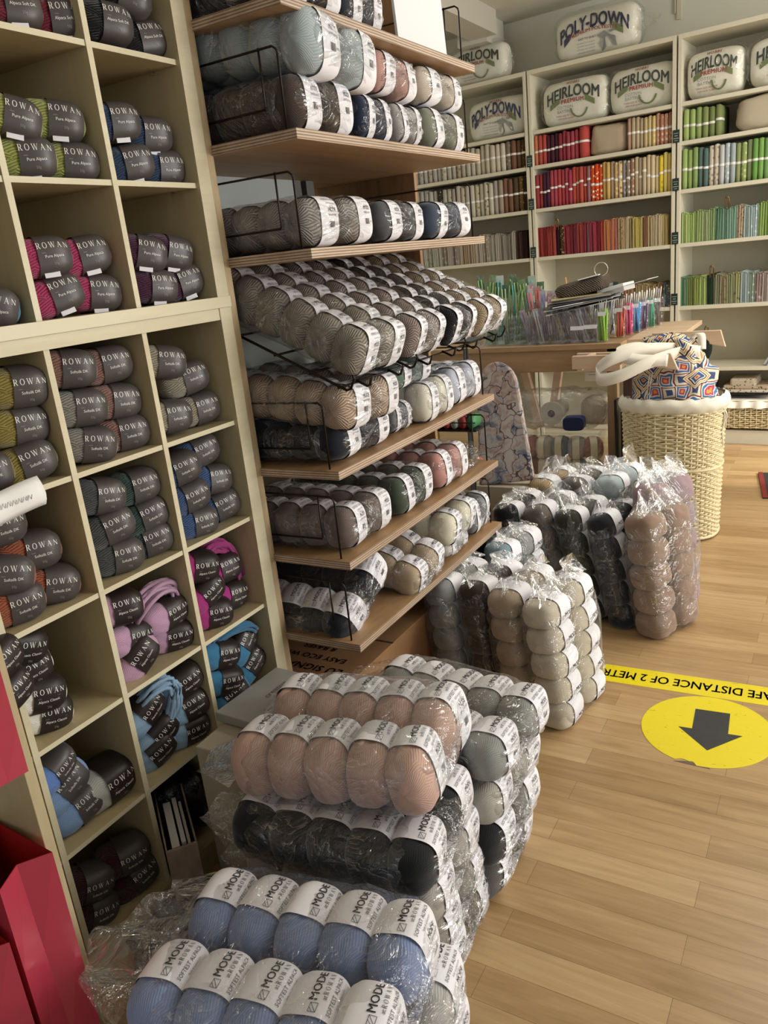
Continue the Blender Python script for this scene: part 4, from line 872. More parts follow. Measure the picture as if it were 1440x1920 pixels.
# ================================================================ wadding bags on the bookcases
BATT=plain('wadding_white','e8e3d2',.85,bump=.15,bscale=60,spec=.1)
def batting(label,x,z,w,h,d,kind,rz=0,tilt=0):
    t=thing('wadding_bag',label,'wadding bag',group='bagged quilt wadding'); bplace(t,x,.10,z,rz)
    if tilt: t.rotation_euler[1]=tilt
    seed=random.random()*9
    def S(u,v,k=1.0):  # front surface of the pillow, u,v in -1..1
        f=(max(0,1-abs(u)**5)**.5)*(max(0,1-abs(v)**3)**.5)
        return (u*w/2,-d/2*f*k-.0,v*h/2+h/2)
    sg=lambda a,p:math.copysign(abs(a)**p,a)
    mb=MB()
    def fn(u,v):
        th=2*PI*u; ph=PI*(v-.5); c=max(0,math.cos(ph)); X=sg(math.sin(ph),.35); cc=c**.35
        p=(X*w/2,-sg(math.cos(th),.8)*cc*d/2,sg(math.sin(th),.6)*cc*h/2+h/2); nz=.005*noise.noise(Vector(p)*22+Vector((seed,0,0)))
        return (p[0],p[1]+nz,p[2]+nz)
    mb.grid(fn,40,30,0,cu=True); build(mb,'wadding',BATT,t,smooth=True)
    def put(name,items,mats):
        mb=MB()
        for vs,fs,m,warp in items:
            o=[]
            for a,b in vs:
                a2,b2=warp(a,b); u=max(-.97,min(.97,a2/(w/2))); v_=max(-.97,min(.97,(b2-h/2)/(h/2)))
                th_=math.asin(max(-1,min(1,math.copysign(abs(v_)**(1/.6),v_)))) ; cc=max(0,1-abs(u)**(2/.35*.5))**.175
                o.append((a2,-(max(0,math.cos(th_))**.8)*d/2*max(.3,cc)-.0035-.003,b2))
            mb.add(o,fs,m)
        build(mb,name,mats,t)
    def arch(amp,y0,sx=1,sy=1,x0=0,grow=0): return lambda a,b:(x0+a*sx,y0+b*sy*(1+grow*(1-(a*sx/(w*.36))**2))-amp*(a*sx/(w*.36))**2)
    DG=plain('print_dark_green','2e3a2c',.5); RDp=plain('print_red','9c3a30',.5); BU=plain('print_navy','23284a',.5); BK=plain('print_black','2a2b30',.5); GY=plain('print_grey','8d8d8a',.5); OL=plain('print_olive','6f7d45',.5)
    rib=lambda x0,x1,y0,y1,n=10:([(x0+(x1-x0)*i/n,yy) for i in range(n+1) for yy in (y0,y1)],[(2*i,2*i+2,2*i+3,2*i+1) for i in range(n)])
    if kind=='heirloom':
        a=text2d('HEIRLOOM',h*.36,3,1.0,.03); m=max(x for x,y in a[0]); sx=w*.41/m
        b=text2d('PREMIUM',h*.13,3,1.1,.03); c=text2d('COTTON',h*.095,2); d2=text2d('BATTING',h*.095,2); e=text2d('HOBBS',h*.09,2,1.2,.02); f2=text2d('TWIN SIZE 80 x 108',h*.055,2); g2=text2d('ITEM HL90 QUEEN',h*.05,2)
        r1=rib(-w*.20,w*.20,0,h*.15); r2=rib(-w*.36,-w*.2,0,h*.12); r3=rib(w*.2,w*.34,0,h*.12)
        ringp=[]; 
        for q in arc(w*.10,h*.36,w*.13,h*.23,185,345,.010,.006,16): ringp.append(q)
        rv=[p for q in ringp for p in q]; rf=[tuple(range(4*i,4*i+4)) for i in range(len(ringp))]
        put('printing',[(a[0],a[1],0,arch(h*.10,h*.60,sx,1)),(r2[0],r2[1],4,lambda x,y:(x,h*.36+y+(x+w*.36)*.5)),(r3[0],r3[1],4,lambda x,y:(x,h*.47+y-(x-w*.2)*.6)),
            (b[0],b[1],1,arch(h*.06,h*.475)),(e[0],e[1],1,arch(0,h*.885)),(c[0],c[1],3,arch(0,h*.355,x0=-w*.12)),(d2[0],d2[1],3,arch(0,h*.265,x0=-w*.12)),(f2[0],f2[1],1,arch(0,h*.185,x0=-w*.12)),(g2[0],g2[1],1,arch(0,h*.125,x0=-w*.12)),(rv,rf,4,lambda x,y:(x,y))],[DG,RDp,BU,GY,OL])
    else:
        a=text2d('POLY-DOWN',h*.40,3,1.0,.04); m=max(x for x,y in a[0]); sx=w*.43/m
        b=text2d('PREMIUM POLYESTER',h*.10,3,1.0,.02); c=text2d('EASY TO QUILT',h*.06,2,1,.01); lines=[text2d('soft warm and washable',h*.045,1) for _ in range(4)]; e=text2d('HOBBS',h*.10,2,1.2,.03)
        r2=rib(-w*.38,-w*.30,0,h*.15); r3=rib(w*.24,w*.36,0,h*.15)
        gx,gy=w*.16,h*.26; goose=[[(gx-.05,gy+.03),(gx-.01,gy+.045),(gx+.02,gy+.02),(gx-.02,gy+.01)],[(gx-.01,gy+.03),(gx-.005,gy-.03),(gx-.03,gy-.045),(gx-.035,gy-.01)],[(gx+.0,gy+.03),(gx+.035,gy-.03),(gx+.05,gy-.035),(gx+.045,gy+.01)],[(gx+.02,gy+.03),(gx+.06,gy+.038),(gx+.06,gy+.045),(gx+.01,gy+.042)]]
        gv=[p for q in goose for p in q]; gf=[tuple(range(4*i,4*i+4)) for i in range(4)]
        it=[(a[0],a[1],2,arch(h*.16,h*.60,sx,1)),(b[0],b[1],1,arch(h*.13,h*.52,w*.30/max(x for x,y in b[0]))),(c[0],c[1],2,arch(0,h*.37,x0=-w*.08)),(gv,gf,3,lambda x,y:(x,y)),(r2[0],r2[1],2,lambda x,y:(x,h*.30+y+(x+w*.38)*.8)),(r3[0],r3[1],4,lambda x,y:(x,h*.45+y-(x-w*.24)*.6))]
        if kind=='poly2': it.append((e[0],e[1],1,arch(h*.03,h*.88)))
        for q,l in enumerate(lines): it.append((l[0],l[1],3,arch(0,h*(.29-.062*q),x0=-w*.10)))
        put('printing',it,[DG,RDp,BU,GY,OL])
    bg=bag_mesh(w/2+.012,d/2+.006,h/2+.006,int(seed*10)+3,.09,48,30,.006); mb=MB(); mb.v=[(x,y,zz+h/2+.005) for x,y,zz in bg.v]; mb.f=bg.f; mb.mi=bg.mi
    k=build(mb,'plastic_bag',CLEAR,t,smooth=True); k.scale=(-1,1,1) if kind in('poly',) else (1,1,1)
    return t
batting('navy-lettered wadding bag printed with geese, alone on top of middle bookcase',-.43,2.062,.43,.225,.15,'poly',R(0),R(0))
batting('green-lettered cotton wadding bag at left in middle bookcase top compartment',-.555,1.757,.36,.225,.14,'heirloom')
batting('green-lettered cotton wadding bag at right in middle bookcase top compartment',-.185,1.757,.34,.215,.14,'heirloom')
batting('green-lettered cotton wadding bag at left in right bookcase top compartment',.17,1.757,.26,.215,.16,'heirloom')
batting('green-lettered cotton wadding bag further right in right bookcase top compartment',.50,1.757,.34,.215,.14,'heirloom')
batting('navy-lettered wadding bag in left bookcase top compartment',-1.02,1.757,.36,.215,.14,'poly2')
batting('green-lettered cotton wadding bag on top of the left bookcase',-1.13,2.062,.36,.20,.14,'heirloom')
# ================================================================ the table of notions
TY=3.28
t=thing('wooden_table','pine table holding knitting needle packets, a white basket at its right','table',(-1.2,3.6,0))
def tp(name,a,b,m=PINE,bev=.002): return build(MB().box((a[0]+1.2,a[1]-3.6,a[2]),(b[0]+1.2,b[1]-3.6,b[2])),name,m,t,bev=bev)
tp('tabletop',(-1.75,TY,.712),(-.80,3.98,.735)); tp('apron',(-1.72,TY+.012,.62),(-.815,TY+.030,.712)); tp('apron',(-.835,TY+.03,.62),(-.815,3.95,.712))
tp('leg',(-.862,TY+.012,0),(-.820,TY+.05,.712),PINEZ); tp('leg',(-1.72,TY+.012,0),(-1.68,TY+.05,.62),PINEZ); tp('leg',(-.862,3.90,0),(-.820,3.94,.62),PINEZ)
tp('stretcher',(-1.70,TY+.02,.10),(-.862,TY+.036,.135)); tp('lower_shelf',(-1.70,TY+.036,.115),(-.862,3.92,.135))
build(MB().box((.22,-.335,.622),(.40,-.312,.700)),'end_block',LIGHTWOOD,t,bev=.002)
for (x0,x1) in ((-1.36,-1.28),(-1.17,-1.225)):
    k=MB(); y=3.62
    k.add([(x0-.018,y,.62),(x0+.018,y,.62),(x1+.018,y,.30),(x1-.018,y,.30),(x0-.018,y+.03,.62),(x0+.018,y+.03,.62),(x1+.018,y+.03,.30),(x1-.018,y+.03,.30)],[(0,1,2,3),(4,5,6,7),(0,1,5,4),(1,2,6,5),(2,3,7,6),(3,0,4,7)])
    o=build(k,'trestle_strut',LIGHTWOOD); tag(o,'slanting light wood strut seen under the table, %s one'%('left' if x0<-1.3 else 'right'),'strut')
# clear trays of needle packets
def tray(label,x0,x1,y0,y1,z0,h):
    t=thing('clear_tray',label,'tray',((x0+x1)/2,(y0+y1)/2,z0)); w=(x1-x0)/2; d=(y1-y0)/2; e=.002
    mb=MB().box((-w,-d,0),(w,d,e)).box((-w,-d,e),(w,-d+e,h)).box((-w,d-e,e),(w,d,h)).box((-w,-d,e),(-w+e,d,h)).box((w-e,-d,e),(w,d,h))
    build(mb,'box_body',CLEAR,t); return t
ZT=.735
tray('left clear plastic tray of upright green needle packets on table',-1.45,-1.19,3.30,3.50,ZT,.13)
tray('middle clear plastic tray of crochet hook packets on table',-1.185,-1.02,3.30,3.50,ZT,.14)
tray('right clear plastic tray of grey needle packets on table',-1.015,-.90,3.30,3.50,ZT,.13)
rng=random.Random(5)
def packet(label,x,y,z,w,h,rx,ry,rz,card,needle,group,head=None):
    t=thing('needle_packet',label,'needle packet',(x,y,z),(rx,ry,rz),group)
    build(MB().box((-w/2,-.001,0),(w/2,.001,h)),'film_sleeve',CLEAR,t)
    build(MB().box((-w/2+.001,.0012,h*.78),(w/2-.001,.0022,h)).box((-w/2+.001,.0012,0),(w/2-.001,.0022,h*.18)),'header_card',plain('card_'+card,card,.5),t)
    k=MB()
    for q in (-1,1): k.tube([(q*w*.18,-.004,h*.06),(q*w*.22,-.004,h*.93)],.0028,6)
    build(k,'needles',plain('needle_'+needle,needle,.35,.2),t,smooth=True)
N1=[('#5f8444','#7c9c58'),('#4d7444','#8aa868'),('#7a9854','#6f8e54'),('#3f6444','#a8b888')]
for i in range(22):
    x=-1.44+.0115*i+rng.uniform(-.004,.004); a,b=N1[i%4]
    if i%5==3: a,b='#d6e2d4','#4fa8a0'
    packet('green needle packet, %s from the left in left tray'%ORD[i],x,3.46-.05*(i%3),ZT+.004,.034,.27+.04*rng.random()-.0015*i,R(-4),R(rng.uniform(-8,8)),R(rng.uniform(-15,15)),a,b,'green needle packets in the left tray')
N2=[('#e4e2e0','#d2606a'),('#d8c8cc','#a8485c'),('#e8e4e2','#5c8aa0'),('#cfd8dc','#7c6a90'),('#e0b0a8','#cc4c44')]
for i in range(16):
    x=-1.235+.0125*i+rng.uniform(-.004,.004); a,b=N2[i%5]
    packet('pink and white hook packet, %s from the left'%ORD[i],x,3.43-.04*(i%3),ZT+.004,.03,.235-.004*i+.02*rng.random(),R(-5),R(rng.uniform(-10,10)),R(rng.uniform(-20,20)),a,b,'pink and white hook packets in the middle tray')
for i in range(18):
    x=-1.20+.0165*i; packet('long grey needle sleeve leaning left, %s from the left'%ORD[i],x,3.335+.012*(i%3),ZT+.004,.026,.15,R(0),R(-14+1.2*i if i<9 else -16),R(8),['#b8aeb0','#8d8078','#a89078','#d0c8c8'][i%4],['#8a6f86','#a08868','#7a7078','#b0a8a8'][i%4],'grey needle sleeves in front')
N3=[('#2a2a2e','#b8bcc0'),('#e0e0de','#2e3036'),('#3a5a78','#6f8ca8')]
for i in range(14):
    x=-1.10+.014*i; a,b=N3[i%3]
    packet('black topped silver needle packet, %s from the left behind magazines'%ORD[i],x,3.60+.01*(i%3),ZT+.002,.024,.21+.015*rng.random(),R(2),R(rng.uniform(-14,10)),R(5),a,b,'black topped needle packets')
o=build(MB().tube([(0,0,0),(.0,-.004,.12),(-.012,0,.24)],[.004,.006,.003],8),'wooden_hook',plain('orange_wood','c98a4a',.5),smooth=True); o.location=(-1.115,3.62,ZT+.02); tag(o,'orange wooden crochet hook sticking up behind the packets','crochet hook')
# magazines, knitted swatch, tag
for i in range(9):
    w=.30-.006*i; o=build(MB().box((-w/2,-.11,0),(w/2,.11,.0035)),'magazine',[plain('magazine_%d'%i,['#d8d6d2','#3a3a3c','#c9c6c0','#77767a','#e2e0dc','#4a484a','#b8b4ac','#8f8c88','#b0a070'][i],.35)],bev=.0008)
    o.location=(-.985+.014*math.sin(i*2.1),3.42,ZT+.148+.0055*i+.0); o.rotation_euler=(R(2),R(-9+.7*i),R(8+9*math.sin(i*1.7))); tag(o,'magazine lying on the needle trays, %s from the bottom of its pile'%ORD[i],'magazine','magazines piled on the trays')
for q,(lx,ly) in enumerate(((-.785,3.40),)):
    o=build(MB().box((-.10,-.07,0),(.12,.07,.002)),'leaflet',plain('leaflet_paper','d9d8d6',.4)); o.location=(lx-.03,ly,ZT+.213); o.rotation_euler=(0,R(-12),R(-6)); tag(o,'open white leaflet sticking out right of the magazine pile','leaflet')
o=build(MB().box((-.055,-.06,0),(.06,.06,.030)),'white_booklet',plain('booklet_white','dededc',.5),bev=.002); o.location=(-.852,3.42,ZT+.188); o.rotation_euler=(0,R(-12),R(-8)); tag(o,'stack of white printed cards right of the knitted swatch','cards')
KN=NT('brown_knit'); w_=KN.add('ShaderNodeTexWave',wave_type='BANDS',bands_direction='DIAGONAL'); w_.inputs['Scale'].default_value=60; w_.inputs['Distortion'].default_value=3; KN.l(KN.coord(),w_.inputs['Vector']); KN.l(KN.ramp(w_.outputs['Fac'],[(.2,hx('33281f')),(.8,hx('6e5f50'))]),KN.b.inputs['Base Color']); KN.b.inputs['Roughness'].default_value=.95; KN.bump(w_.outputs['Fac'],.8,.004); KN=KN.m
t=thing('knitted_swatch','dark brown knitted swatch with white tag on magazine pile','swatch',(-.98,3.40,ZT+.193),(0,R(-10),R(4)))
o=lump('knitted_cloth',None,None,(0,0,0),(.215,.13,.062),KN,2,.10,pw=.4); o.parent=t
build(MB().box((-.0,-.068,.062),(.085,-.03,.066)),'price_tag',plain('tag_white','eeeeec',.4),t)
k=[(.095+.027*math.cos(2*PI*i/20),-.045,.082+.027*math.sin(2*PI*i/20)) for i in range(20)]
build(MB().tube(k,.0018,6,0,True),'split_ring',plain('ring_metal','cfc8b8',.3,.6),t,smooth=True)
o=build(MB().box((-.03,-.015,0),(.03,.015,.028)),'wooden_letters',plain('yellow_wood','c9a04c',.5,var=.3,bscale=80),bev=.004); o.location=(-1.085,3.47,ZT+.165); tag(o,'small yellow wooden trinket left of the knitted swatch','trinket')
# coloured hook tubs along the right side of the table
TUBS=[('lime green','#8fbe2e'),('orange red','#c8492c'),('hot pink','#c8306e'),('sky blue','#2f7cb0'),('violet','#6a3f78'),('jade green','#2f8a6a'),('greyish brown','#6f625f')]
sh=build(MB().box((-.80,3.38,.715),(-.60,4.0,.735)).box((-.80,3.38,.64),(-.785,4.0,.715)),'side_shelf',LIGHTWOOD,bev=.002); tag(sh,'light wooden ledge under the coloured hook tubs, beside the table','ledge')
for i,(nm,col) in enumerate(TUBS):
    x=-.885+.0155*i+(.0 if i else -.02); y=3.385+.078*i-(.055 if not i else 0)
    t=thing('hook_tub','clear plastic tub of %s crochet hooks, beside the table edge'%nm,'tub',(x+.02,y,ZT+.001),group='tubs of coloured crochet hooks')
    k=MB(); k.grid(lambda u,v:((.024+.010*v)*math.copysign(abs(math.cos(2*PI*u))**.5,math.cos(2*PI*u)),(.02+.006*v)*math.copysign(abs(math.sin(2*PI*u))**.5,math.sin(2*PI*u)),.135*v),28,2,0,cu=True); build(k,'tub_body',CLEAR,t,smooth=True)
    k=MB(); r2=random.Random(i)
    for q in range(12):
        a=r2.uniform(0,6.28); b=r2.uniform(.2,1)*.017; x0,y0=b*math.cos(a),b*math.sin(a); x1,y1=x0+r2.uniform(-.012,.012),y0+r2.uniform(-.006,.006); h=r2.uniform(.11,.135)
        k.tube([(x0,y0,.004),(x1,y1,h)],.0042,6)
    build(k,'hooks',plain('hook_'+col,col,.3,.0,spec=.7),t,smooth=True)
    k=MB()
    for q in range(4): k.tube([(-.012+.008*q,-.004*q,.12),(-.014+.010*q,0,.165+.008*(q%2))],.0022,5)
    build(k,'white_tips',plain('white_tip','e6e4e0',.4),t,smooth=True)
    build(MB().box((-.014,-.0285,.108),(.018,-.0275,.124)),'price_label',WHITE,t)
for q,(x,z) in enumerate(((-.985,.80),(-.93,.803))):
    o=build(MB().box((-.028,-.001,-.008),(.028,0,.008)),'tape_label',WHITE); o.location=(x,3.297,z); tag(o,'white tape label on the front of the trays, %s one'%('left' if not q else 'right'),'label')
# ---- under the table: clear box of yarn with bagged cone on it
t=thing('storage_box','clear plastic storage box under the table, holding two rows of yarn','storage box',(-1.065,3.36,.137))
w,d,h,e=.185,.14,.235,.003
build(MB().box((-w,-d,0),(w,d,e)).box((-w,-d,e),(w,-d+e,h)).box((-w,d-e,e),(w,d,h)).box((-w,-d,e),(-w+e,d,h)).box((w-e,-d,e),(w,d,h)).box((-w-.008,-d-.008,h-.006),(w+.008,-d,h)).box((-w-.008,d,h-.006),(w+.008,d+.008,h)),'box_body',CLEAR,t)
BOXC=[('#b5706a','coral'),('#b8776c','coral'),('#c9c2b4','cream'),('#6f8796','slate blue'),('#b3aa9e','stone')]
OR=plain('orange_label','c9953c',.5); yb=ball_mesh('yarn_ball',(.085,.085,.095),7,28,16)
yl=band_mesh('paper_label',(.085,.085,.095),-.25,.45,[('bold','5',.02,.01,-90,0,1)],[plain('cream_label','ddd2b8',.5),OR])
for r_ in range(2):
    for i in range(5):
        c=BOXC[(i+r_)%5]; o=link('yarn_ball',yb); s=o.material_slots[0]; s.link='OBJECT'; s.material=yarn(c[0],'wool'); o.location=(-1.065-.142+.071*i,3.285,.137+.055+.098*r_); o.scale=(.95,1,1); o.rotation_euler=(0,0,R(70)+.2*i)
        tag(o,'%s yarn ball in clear storage box, %s row, %s from the left'%(c[1],['bottom','top'][r_],ORD[i]),'yarn ball','yarn balls in the clear storage box'); link('paper_label',yl,o)
t=thing('bagged_cone','clear plastic bag with large white yarn cone on the storage box','bagged yarn',(-1.10,3.34,.378))
k=MB(); prof=[(.0,.0),(.05,.0),(.055,.01),(.035,.13),(.0,.135)]
mb=MB(); 
mb.grid(lambda u,v:((.052-.018*v)*math.cos(2*PI*u),-.07+.15*v,.065+(.052-.018*v)*math.sin(2*PI*u)),28,8,0,cu=True); mb.grid(lambda u,v:((.016+.036*v)*math.cos(2*PI*u),-.07,.065+(.016+.036*v)*math.sin(2*PI*u)),28,2,0,cu=True)
build(mb,'yarn_cone',yarn('#c9c2b4','knit'),t,smooth=True) if False else build(mb,'yarn_cone',plain('cone_white','d0cabd',.8),t,smooth=True)
build(MB().tube([(0,-.072,.065),(0,.06,.065)],.014,12),'cone_core',plain('core_dark','4a443c',.8),t,smooth=True)
b=build(bag_mesh(.20,.085,.078,77,.05,56,36,.016),'plastic_bag',FILM2,t,smooth=True); b.location=(.02,0,.078)
o=build(MB().prism([(.045*math.copysign(abs(math.cos(2*PI*i/32))**.5,math.cos(2*PI*i/32)),.030*math.copysign(abs(math.sin(2*PI*i/32))**.5,math.sin(2*PI*i/32))) for i in range(32)],.05,lambda u,v,w:(u,w,v)),'blue_tin',plain('navy_lid','12204e',.4),bev=.004); o.location=(-.985,3.205,.412); o.rotation_euler=(0,0,R(5)); tag(o,'oval navy blue lid in front of the bagged cone','lid')
o=lump('folded_cloth','folded cream cloth on storage box at right of blue lid','cloth',(-.925,3.40,.376),(.14,.14,.12),plain('cream_cloth','bfb096',.9),9,.06,pw=.5)
o=build(MB().box((-.10,0,0),(.10,.004,.16)),'paper_sheet',plain('old_paper','c9c1aa',.7)); o.location=(-1.02,3.86,.48); o.rotation_euler=(R(-4),0,0); tag(o,'old paper notice leaning below the back of the table','paper')
for q in range(7):
    vs=[]; build(MB().box((-.08,-.001,.03+.014*q),(.06+.01*math.sin(q*3),0,.033+.014*q)),'text_line',plain('faded_ink','8f8c80',.7),o)
for q in range(3):
    o=build(MB().box((-.006,-.03,0),(.006,.03,.50-.05*q)),'folded_stand',BLACK,bev=.002); o.location=(-.80+.018*q,3.24,.01); o.rotation_euler=(R(-2),R(-1.5+q),0); tag(o,'black folded metal stand between table leg and laundry basket, %s'%['left bar','middle bar','right bar'][q],'stand','folded black stand bars')
# green string on the leg
o=build(MB().tube([(0,0,0),(.004,-.006,-.03),(-.003,-.008,-.06)],[.012,.009,.003],7),'green_string',plain('green_string','2f8a3a',.8),smooth=True); o.location=(-.840,3.285,.70); tag(o,'green string hanging at the top of the table leg','string')
# ================================================================ laundry basket, tote bag and wooden arms
t=thing('laundry_basket','tall natural wicker laundry basket with white liner','basket',(-.567,3.13,0),(0,0,0))
def bp(s,z):
    a=2*PI*s; k=.92+.08*min(1,z/.5); rx,ry=.182*k,.145*k; p=.78
    c,sn=math.cos(a),math.sin(a); return (rx*math.copysign(abs(c)**p,c),ry*math.copysign(abs(sn)**p,sn),c,sn)
build(weave(bp,.012,.530,62,.0036,.0047,True,44),'wicker_body',STRAW,t,smooth=True)
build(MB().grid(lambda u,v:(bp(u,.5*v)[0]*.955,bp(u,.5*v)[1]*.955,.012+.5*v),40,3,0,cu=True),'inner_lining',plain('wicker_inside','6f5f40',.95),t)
for z in (.012,.285): build(MB().tube([(bp(i/60,z)[0]*1.02,bp(i/60,z)[1]*1.02,z) for i in range(60)],.0062,6,0,True),'braided_rim',STRAW,t,smooth=True)
mb=MB()
def ln(u,v):
    x,y,c,sn=bp(u,.5); a=v*PI*1.15-.25; r=.016; f=1+ .022*math.sin(40*PI*u)*.4
    return (x*(1+.02*f)+c*(r*math.sin(a)),y*(1+.02)+sn*(r*math.sin(a)),.535-.022*1.6*(v-.35)+.010*math.cos(a)+.0022*math.sin(70*u*2+3*math.sin(11*u)))
mb.grid(ln,180,10,0,cu=True)
mb.grid(lambda u,v:(bp(u,.5)[0]*(.97-.05*v),bp(u,.5)[1]*(.97-.05*v),.548-.12*v),60,3,0,cu=True)
LIN=plain('liner_white','e2dccb',.9,bump=.3,bscale=260,spec=.1)
build(mb,'cloth_liner',LIN,t,smooth=True)
build(MB().tube([(.178,-.03,.52),(.188,-.04,.46),(.182,-.045,.42),(.186,-.04,.36)],[.004,.005,.003,.002],6).tube([(.178,-.03,.52),(.194,-.03,.48),(.19,-.02,.43)],.0035,6),'liner_tie',LIN,t,smooth=True)
# tote bag with tile pattern
TT=NT('tile_print_cloth'); v=TT.coord('Object',(1,1,1),(R(90),0,R(8)))
sc=TT.add('ShaderNodeVectorMath',operation='SCALE'); sc.inputs['Scale'].default_value=15; nzz=TT.noise(v,9,2); mv=TT.add('ShaderNodeVectorMath',operation='MULTIPLY_ADD'); mv.inputs[1].default_value=(.07,.07,.07); TT.l(nzz.outputs['Color'],mv.inputs[0]); TT.l(v,mv.inputs[2]); TT.l(mv.outputs[0],sc.inputs[0])
rt_=TT.add('ShaderNodeVectorRotate',rotation_type='Z_AXIS'); rt_.inputs['Angle'].default_value=R(38); TT.l(sc.outputs[0],rt_.inputs['Vector'])
fr=TT.add('ShaderNodeVectorMath',operation='FRACTION'); TT.l(rt_.outputs[0],fr.inputs[0])
fl_=TT.add('ShaderNodeVectorMath',operation='FLOOR'); TT.l(rt_.outputs[0],fl_.inputs[0]); wn=TT.add('ShaderNodeTexWhiteNoise',noise_dimensions='2D'); TT.l(fl_.outputs[0],wn.inputs['Vector'])
sb=TT.add('ShaderNodeVectorMath',operation='SUBTRACT'); sb.inputs[1].default_value=(.5,.5,0); TT.l(fr.outputs[0],sb.inputs[0])
ab_=TT.add('ShaderNodeVectorMath',operation='ABSOLUTE'); TT.l(sb.outputs[0],ab_.inputs[0]); sx_=TT.add('ShaderNodeSeparateXYZ'); TT.l(ab_.outputs[0],sx_.inputs[0])
mxx=TT.add('ShaderNodeMath',operation='MAXIMUM'); TT.l(sx_.outputs[0],mxx.inputs[0]); TT.l(sx_.outputs[1],mxx.inputs[1])
sm=TT.add('ShaderNodeMath',operation='ADD'); TT.l(sx_.outputs[0],sm.inputs[0]); TT.l(sx_.outputs[1],sm.inputs[1])
r1=TT.add('ShaderNodeValToRGB'); r1.color_ramp.interpolation='CONSTANT'; e=r1.color_ramp.elements
for p_,c_ in ((0,'b5452e'),(.06,'d0a85c'),(.11,'2f4a86'),(.2,'d8d0bc'),(.25,'2a2336'),(.29,'d9cda8'),(.36,'c9803a'),(.40,'d8d0bc'),(.46,'3a2430')):
    if p_==0: e[0].color=hx(c_)
    else: x=e.new(p_); x.color=hx(c_)
e[-1].color=hx('3a2430')
r2=TT.add('ShaderNodeValToRGB'); r2.color_ramp.interpolation='CONSTANT'; e=r2.color_ramp.elements
for p_,c_ in ((0,'d8903a'),(.12,'b02c5a'),(.22,'c8c0ac'),(.3,'3f6aa0'),(.42,'e0d8c4'),(.5,'7a2c36'),(.58,'d8cfb4'),(.75,'3a4a7a')):
    if p_==0: e[0].color=hx(c_)
    else: x=e.new(p_); x.color=hx(c_)
TT.l(mxx.outputs[0],r1.inputs[0]); TT.l(sm.outputs[0],r2.inputs[0])
cmp=TT.add('ShaderNodeMath',operation='GREATER_THAN'); cmp.inputs[1].default_value=.5; TT.l(wn.outputs['Value'],cmp.inputs[0])
mm=TT.add('ShaderNodeMix',data_type='RGBA'); TT.l(cmp.outputs[0],mm.inputs['Factor']); TT.l(r1.outputs[0],mm.inputs['A']); TT.l(r2.outputs[0],mm.inputs['B'])
TT.l(mm.outputs['Result'],TT.b.inputs['Base Color']); TT.b.inputs['Roughness'].default_value=.8; TT=TT.m
t=thing('tote_bag','multicoloured tile print tote bag slumped in the laundry basket','bag',(-.565,3.10,.50),(0,0,R(-6)))
mb=MB()
def bagf(u,v):
    th=2*PI*u; c,s=math.cos(th),math.sin(th); z=.285*v
    k=(1-.55*max(0,v-.25)**1.3) if v<.999 else 0
    x=.155*k*math.copysign(abs(c)**.8,c)+.055*math.sin(PI*v)*0; y=.10*k*math.copysign(abs(s)**.8,s)
    x+= -.01*v + .02*v*(1 if c>0 else 0)
    n=noise.noise(Vector((c*2,s*2,v*4)))*.022+noise.noise(Vector((c*6,s*6,v*10)))*.008
    z2=z-.10*max(0,c)**2*v**1.5
    return (x+n*c,y+n*s,z2+n*.5)
mb.grid(bagf,64,30,0,cu=True); mb.grid(lambda u,v:tuple(a*(1 if k_==2 else (1-v)) + (0 if k_ else 0) for k_,a in enumerate(bagf(u,1))),64,3,0,cu=True)
build(mb,'cloth_body',TT,t,smooth=True)
def ribbon(pts,w,up,m=COTTON,par=None,name='strap'):
    P=[]; pts=[Vector(p) for p in pts]; ups=[Vector(q) for q in up]
    for i in range(len(pts)-1):
        for k_ in range(8):
            u=k_/8; p0=pts[max(0,i-1)];p1=pts[i];p2=pts[i+1];p3=pts[min(len(pts)-1,i+2)]
            P.append((.5*((2*p1)+(p2-p0)*u+(2*p0-5*p1+4*p2-p3)*u*u+(3*p1-p0-3*p2+p3)*u**3),ups[i].lerp(ups[i+1],u).normalized()))
    P.append((pts[-1],ups[-1])); mb=MB(); mb.v=[tuple(p+s*w/2*q) for p,q in P for s in (-1,1)]; mb.f=[(2*i,2*i+2,2*i+3,2*i+1) for i in range(len(P)-1)]; mb.mi=[0]*len(mb.f)
    o=build(mb,name,m,par,smooth=True); s_=o.modifiers.new('s','SOLIDIFY'); s_.thickness=.003; s_.offset=0; return o
ribbon([(.10,-.01,.215),(.02,-.06,.235),(-.07,-.14,.245),(-.155,-.20,.225),(-.215,-.205,.185),(-.20,-.215,.15),(-.12,-.21,.165),(-.03,-.16,.205),(.05,-.06,.222),(.09,.0,.21)],.046,[(0,.2,1)]*3+[(0,0,1)]*4+[(.1,.1,1)]*3,par=t,name='cotton_handle')
ribbon([(-.02,-.02,.22),(-.10,-.10,.255),(-.16,-.16,.238),(-.08,-.17,.215),(.02,-.13,.205)],.042,[(0,1,.4),(0,1,.6),(0,.6,1),(0,.4,1),(0,.4,1)],par=t,name='cotton_handle')
ribbon([(.01,.04,.20),(.05,.075,.262),(.085,.05,.272),(.095,.03,.22)],.03,[(1,.2,0)]*4,par=t,name='cotton_handle')
for q in range(2):
    build(MB().tube([(-.055+.007*q,-.06,.20),(-.058+.008*q,-.105,.12),(-.06+.007*q,-.112,.045)],.0022,6),'drawstring',COTTON,t,smooth=True)
build(MB().box((-.150,-.115,.07),(-.115,-.108,.145)),'leather_patch',plain('brown_patch','4a302a',.6),t,bev=.002)
